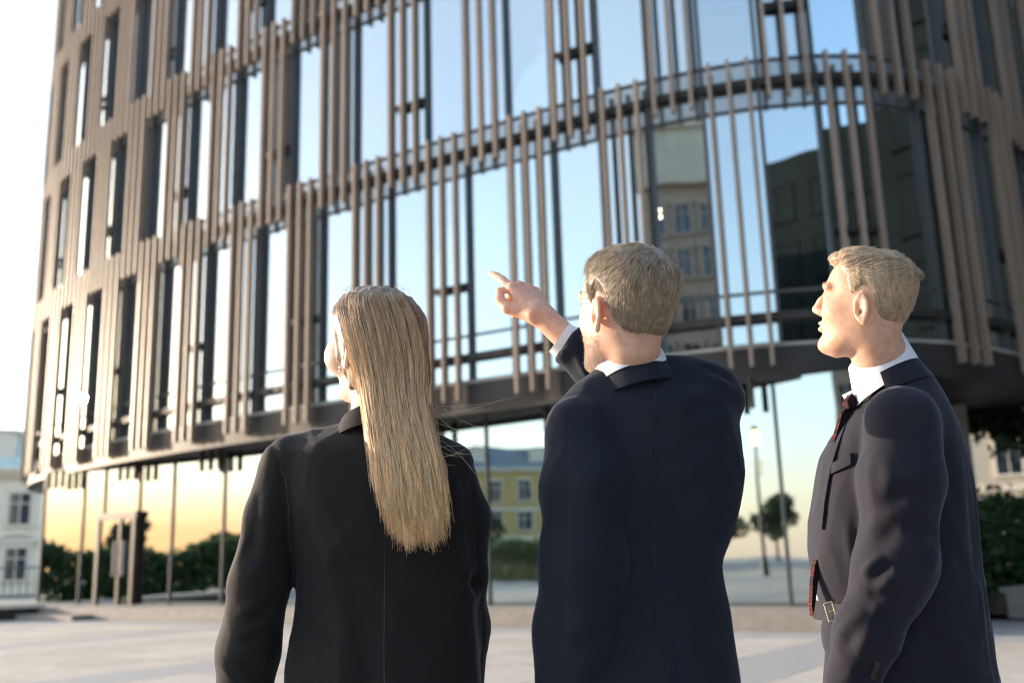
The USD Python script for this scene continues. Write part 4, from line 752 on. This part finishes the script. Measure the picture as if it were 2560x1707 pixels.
jk = suit('jacket', union([t1, (chain([nb + [-.04, 0, -.022], px(1338, 968, Y1 - .04)], [.046, .050]), .03), (chain([nb + [.05, 0, -.015], px(1622, 890, Y1)], [.048, .052]), .035), (chain([px(1560, 884, Y1 - .02), px(1642, 908, Y1 + .0)], [.052, .052]), .03)], .02), [chain(la, lr, .03), chain(ra, rr_, .03)], px(1100, 790, Y1) - [0, .28, .92], px(1800, 780, Y1) + [0, .38, .06], .0062, NAVY, M, .008, 6, 13, k=.015, cuts=ends,
          cr=[(px(1690, 905, 1.88), px(1470, 1010, 1.84), .016, .004), (px(1706, 960, 1.9), px(1490, 1090, 1.84), .018, .004), (px(1700, 1030, 1.88), px(1560, 1150, 1.84), .018, .0035), (px(1690, 1200, 1.86), px(1560, 1260, 1.84), .016, .003), (px(1600, 850, 1.9), px(1690, 880, 1.9), .010, .004), (px(1470, 1300, 1.84), px(1600, 1330, 1.84), .016, .003), (px(1508, 860, 1.86), px(1500, 1440, 1.83), .006, .0012), (px(1518, 1460, 1.83), px(1562, 1720, 1.83), .006, .007),
              (px(1270, 1180, 1.82), px(1280, 1330, 1.82), .016, .004), (px(1380, 1440, 1.82), px(1300, 1500, 1.82), .016, .005), (px(1400, 1130, 1.8), px(1330, 1060, 1.8), .016, .004), (px(1330, 780, 2.14), px(1370, 870, 2.14), .010, .005), (px(1350, 800, 2.14), px(1390, 880, 2.14), .012, .004)])
shirt = obj('shirt_cuff', ring(cf, dc, (0, 0, 1), .0425, .0395, -.03, .021, .003), WHITEC, M, smooth=40)
ax = np.array([-.16, .20, 1.0]); fr = np.array([-.62, .78, 0])
obj('shirt_collar', ring(nb + [-.002, 0, .004], ax, fr, .083, .0655, -.02, .050, .004, (.25, 2 * np.pi - .25), dip=.020), WHITEC, M, smooth=40)
obj('collar', ring(nb + [.006, -.004, -.036], ax, fr, .100, .080, -.020, .034, .010, (.5, 2 * np.pi - .5), dip=.02), NAVY, jk, smooth=40)
obj('lapel', slab([(1262, 1100), (1240, 1130), (1248, 1160), (1256, 1215), (1270, 1215)], 1.93, 1.94), NAVY, jk)
obj('pocket_flap', slab([(1252, 1288), (1240, 1350), (1240, 1372), (1252, 1392)], 1.93, 1.96), NAVY, jk)
legs(M, (px(1495, 1700, Y1)[0], Y1, .78), 0, NAVY, .085)
th = lambda q: .007 + .010 * sstep(q[:, 2], -.01, .12) + .003 * sstep(-q[:, 1], .03, .09)
def flow1(q, r):
    w = q - np.array([.012, -.062, .105]); d = np.c_[w[:, 0] * 1.0, w[:, 1], w[:, 2]]; d = d / np.maximum(np.linalg.norm(d, axis=1, keepdims=True), .01); sw = meshkit.noise(q * 24, 5) - .5; d += np.c_[sw * 1.4, (meshkit.noise(q * 24, 6) - .5) * 1.4 - 1.9 * sstep(q[:, 1], .02, .06), -.25 + 0 * sw]; return d
head_hair(H1, HAIR1, M, th, 31, 15000, flow1, lambda q: .014 + .012 * sstep(q[:, 2], .0, .10), lambda q: .05 + .04 * sstep(q[:, 2], .03, .1), recede=.012)
def beard(H, lo, hi, n, parent, seed, mat, bx=(-.08, .0)):
    """short stubble on the jaw"""
    r = np.random.default_rng(seed); vl = H.loc(v0_); i = np.where((vl[:, 2] < -.034 + .25 * np.clip(.03 - vl[:, 1], 0, .1)) & (vl[:, 2] > -.125) & (vl[:, 1] > .004) & (np.abs(vl[:, 0]) < .07))[0]; wt = sstep(-.030 + .25 * np.clip(.03 - vl[i, 1], 0, .1) - vl[i, 2], 0, .035) * sstep(vl[i, 1], .0, .03) + 1e-4; i = r.choice(i, n, p=wt / wt.sum()); nn = n0_[i]; p = v0_[i]; t = nn * .6 + np.array([0, 0, -.5]) + r.normal(0, .3, (n, 3)); curves('stubble', np.stack([p + t * s for s in (-.0004, .0016, .0038)], 1), .00042, mat, parent, kind='stuff')
v0_, n0_ = v, normals(v, fa); beard(H1, 0, 0, 7000, M, 3, STUB); brows(H1, M, HAIR1[0], 78)

for e_ in ([(1508, 850), (1499, 1000), (1501, 1250), (1512, 1440), (1520, 1482)], [(1520, 1482), (1540, 1580), (1562, 1720)]): seam(t1, e_, jk, BUTTON, .0011 if e_[0][1] < 1000 else .0018)
seam(t1, [(1430, 1000), (1452, 1080), (1456, 1180)], jk, BUTTON)
# ------------------------------------------------------------------ the man in profile
N_ = person('man in profile with sandy hair, navy suit, dotted tie and hand in pocket', (0, 0, 0))
H2 = Head((.7807, 2.11, 1.511), rot(-62, 14, -6), .945, nose=1.05)
Y2 = 2.20
t2 = loft(rows_at([(832, 2055, 2104, -.06, .07), (850, 2020, 2132, -.085, .08), (875, 1992, 2155, -.11, .10), (900, 1974, 2174, -.122, .108), (925, 1974, 2190, -.13, .115), (970, 1951, 2212, -.145, .13), (1000, 1934, 2223, -.148, .135), (1040, 1913, 2238, -.15, .14), (1100, 1902, 2252, -.15, .145), (1180, 1890, 2263, -.148, .145), (1260, 1886, 2271, -.145, .145), (1350, 1905, 2283, -.14, .145), (1420, 1926, 2292, -.14, .15), (1500, 1930, 2305, -.14, .15), (1568, 1926, 2315, -.145, .15), (1680, 1920, 2332, -.15, .155), (1740, 1918, 2340, -.15, .155)], Y2), 2.25, .012)
la = [px(2072, 972, 2.055), px(2070, 1110, 2.035), px(2062, 1285, 2.03), px(2045, 1330, 2.03), px(1992, 1450, 2.035), px(1950, 1585, 2.07)]; lr = [.079, .081, .072, .069, .060, .050]
ra = [px(2060, 985, 2.34), px(2050, 1270, 2.36), px(1960, 1490, 2.32)]
nk = H2.w((0, -.022, -.055)); nb = px(2028, 850, 2.16)
hq = hand(la[-1] + [0, .01, 0], (.1, .55, -.8), (-.5, -.8, -.3), .92, [(25, 25, 15)] * 4, right=False)
f2 = union([within(H2.f, *H2.bbox()), (chain([nk, nk * .45 + nb * .55, nb, nb - [0, 0, .06]], [.056, .056, .058, .065]), .02), (core(t2, .024), .03), (chain(la, [.05, .05, .044, .042, .034, .028]), .02), (chain(ra, [.05, .044, .03]), .02), (within(hq, la[-1] - .25, la[-1] + .2), .01)])
lo, hi = bounds(H2.w((0, 0, .15)), px(1870, 740, 2.1), px(2330, 1500, 2.2), la[-1] - [.1, 0, .2], ra[-1], pad=.06); v2_, fa2_ = sculpt(f2, lo, hi, .0036); v2_ = relax(v2_, fa2_, 1); obj('body', (v2_, fa2_), SKIN2, N_, smooth=True)
ft2 = union([t2, (chain([px(2085, 890, 2.12), px(2085, 968, 2.075)], [.036, .056]), .04)], .02)
g3 = chain(la, lr, .03); d3 = (la[-1] - la[-2]) / np.linalg.norm(la[-1] - la[-2])
jk = suit('jacket', ft2, [g3, chain(ra, [.075, .072, .055], .03)], px(1780, 790, Y2) - [0, .32, .98], px(2440, 770, Y2) + [0, .34, .03], .0062, NAVY2, N_, .009, 6, 23, k=.014, cuts=[(la[-1], d3), None],
          cr=[(px(2200, 1000, 2.1), px(2262, 1400, 2.1), .016, .003), (px(2235, 1050, 2.1), px(2290, 1560, 2.1), .008, .004), (px(2110, 1420, 2.07), px(2200, 1560, 2.07), .02, .005), (px(1960, 1180, 2.08), px(1985, 1330, 2.07), .012, .003), (px(2160, 1270, 2.08), px(2230, 1300, 2.08), .016, .004), (px(1950, 1100, 2.08), px(1958, 1420, 2.08), .005, .0012),
              (px(1985, 1335, 1.97), px(2050, 1300, 1.96), .012, .009), (px(1990, 1365, 1.97), px(2080, 1350, 1.96), .014, .007), (px(2000, 1240, 1.97), px(2130, 1190, 1.97), .018, .005), (px(2010, 1160, 1.96), px(2140, 1120, 1.97), .018, .004), (px(1940, 1480, 2.0), px(2010, 1420, 1.98), .012, .007), (px(2000, 1000, 1.97), px(2010, 1200, 1.96), .014, .004), (px(2090, 1310, 1.96), px(2130, 1240, 1.98), .014, .006)])
for k in range(4):
    b = onto(g3, px(2004 - k * 2 + k * 5, 1552 - k * 9, 2.0), .002)[0]; obj('button', cyl(b + [0, .002, 0], b - [0, .0035, 0], .0065, .006, 14), BUTTON, jk, smooth=40)
obj('lapel', patch(ft2, [(2089, 811), (2035, 829), (1993, 868), (1966, 917), (1941, 963), (1914, 1026), (1897, 1082), (1888, 1150), (1885, 1215)], [(2112, 843), (2053, 853), (2006, 880), (1972, 922), (1947, 958), (1922, 1026), (1906, 1082), (1894, 1150), (1887, 1215)], .012), NAVY2, jk, smooth=40)
obj('breast_pocket', patch(ft2, [(1908, 1088), (1954, 1066)], [(1911, 1063), (1953, 1039)], .011, n=10, m=4), NAVY2, jk, smooth=40)
ax2 = np.array([-.22, .10, 1.0]); fr2 = np.array([-.88, .47, 0])
obj('shirt_collar', ring(nb + [.002, 0, -.010], ax2, fr2, .083, .0675, -.035, .056, .004, (.16, 2 * np.pi - .16), dip=.04), WHITEC, N_, smooth=40)
obj('collar', ring(nb + [.008, 0, -.040], ax2, fr2, .096, .082, -.022, .024, .009, (1.6, 2 * np.pi - 1.6), dip=.03), NAVY2, jk, smooth=40)
obj('shirt', slab([(1951, 899), (1966, 925), (1944, 966), (1912, 1030), (1902, 1100), (1890, 1270), (1882, 1330), (1890, 1354), (1891, 1378), (1935, 1380), (1960, 1300), (1990, 1000), (1985, 905)], 2.195, 2.30), WHITEC, N_, smooth=20)
obj('tie', cat(slab([(1951, 906), (1940, 922), (1944, 940), (1960, 936), (1966, 922)], 2.15, 2.185), slab([(1943, 934), (1930, 950), (1924, 975), (1913, 1012), (1910, 1040), (1904, 1075), (1893, 1180), (1885, 1246), (1868, 1298), (1863, 1333), (1861, 1390), (1864, 1414), (1869, 1385), (1875, 1337), (1888, 1280), (1894, 1180), (1906, 1075), (1919, 1022), (1944, 966), (1954, 940)], 2.165, 2.19)), TIEM, N_, smooth=20)
blt = obj('belt', slab([(1892, 1381), (1934, 1376), (1946, 1420), (1906, 1428)], 2.08, 2.32), LEATHER, N_)
bk = [px(x, y, 2.085) for x, y in ((1893, 1386), (1911, 1381), (1924, 1422), (1905, 1427))]; obj('buckle', cat(*[cyl(bk[i], bk[(i + 1) % 4], .0022, n=8) for i in range(4)], cyl((bk[0] + bk[3]) / 2, (bk[1] + bk[2]) / 2, .0016, n=8)), GOLD, blt, smooth=40)
legs(N_, (px(2110, 1700, Y2)[0] - .03, Y2, .80), 0, NAVY2, .08, yaw=math.radians(58), r0=.095)
th2 = lambda q: .0035 + .006 * sstep(q[:, 2], .02, .11) + .008 * sstep(q[:, 2], .08, .12) * sstep(q[:, 1], -.02, .07)
ex2 = lambda q: sm(ell((0, .064, .112), (.044, .034, .016))(q), ell((.0, -.088, .084), (.03, .016, .020))(q), .012)
def flow2(q, r):
    w = q - np.array([0, -.085, .085]); top = sstep(q[:, 2], .06, .10)[:, None]; side = np.c_[0 * w[:, 0], -.75 + 0 * w[:, 0], -.65 + 0 * w[:, 0]]; up = np.c_[w[:, 0] * 2, -.7 + 0 * w[:, 0], .5 + 0 * w[:, 0]]; d = side * (1 - top) + up * top; sw = meshkit.noise(q * 40, 8) - .5; return d + np.c_[sw, 0 * sw, (meshkit.noise(q * 40, 9) - .5) * .8]
head_hair(H2, HAIR2, N_, th2, 41, 14000, flow2, lambda q: .008 + .016 * sstep(q[:, 2], .06, .11), lambda q: .16 + .26 * sstep(q[:, 2], .06, .12), recede=.006, extra=ex2)
v0_, n0_ = v2_, normals(v2_, fa2_); pass
for e_ in ([(2246, 1100), (2258, 1250), (2272, 1420), (2290, 1560)],): seam(ft2, e_, jk, BUTTON)
brows(H2, N_, HAIR2[0], 79)
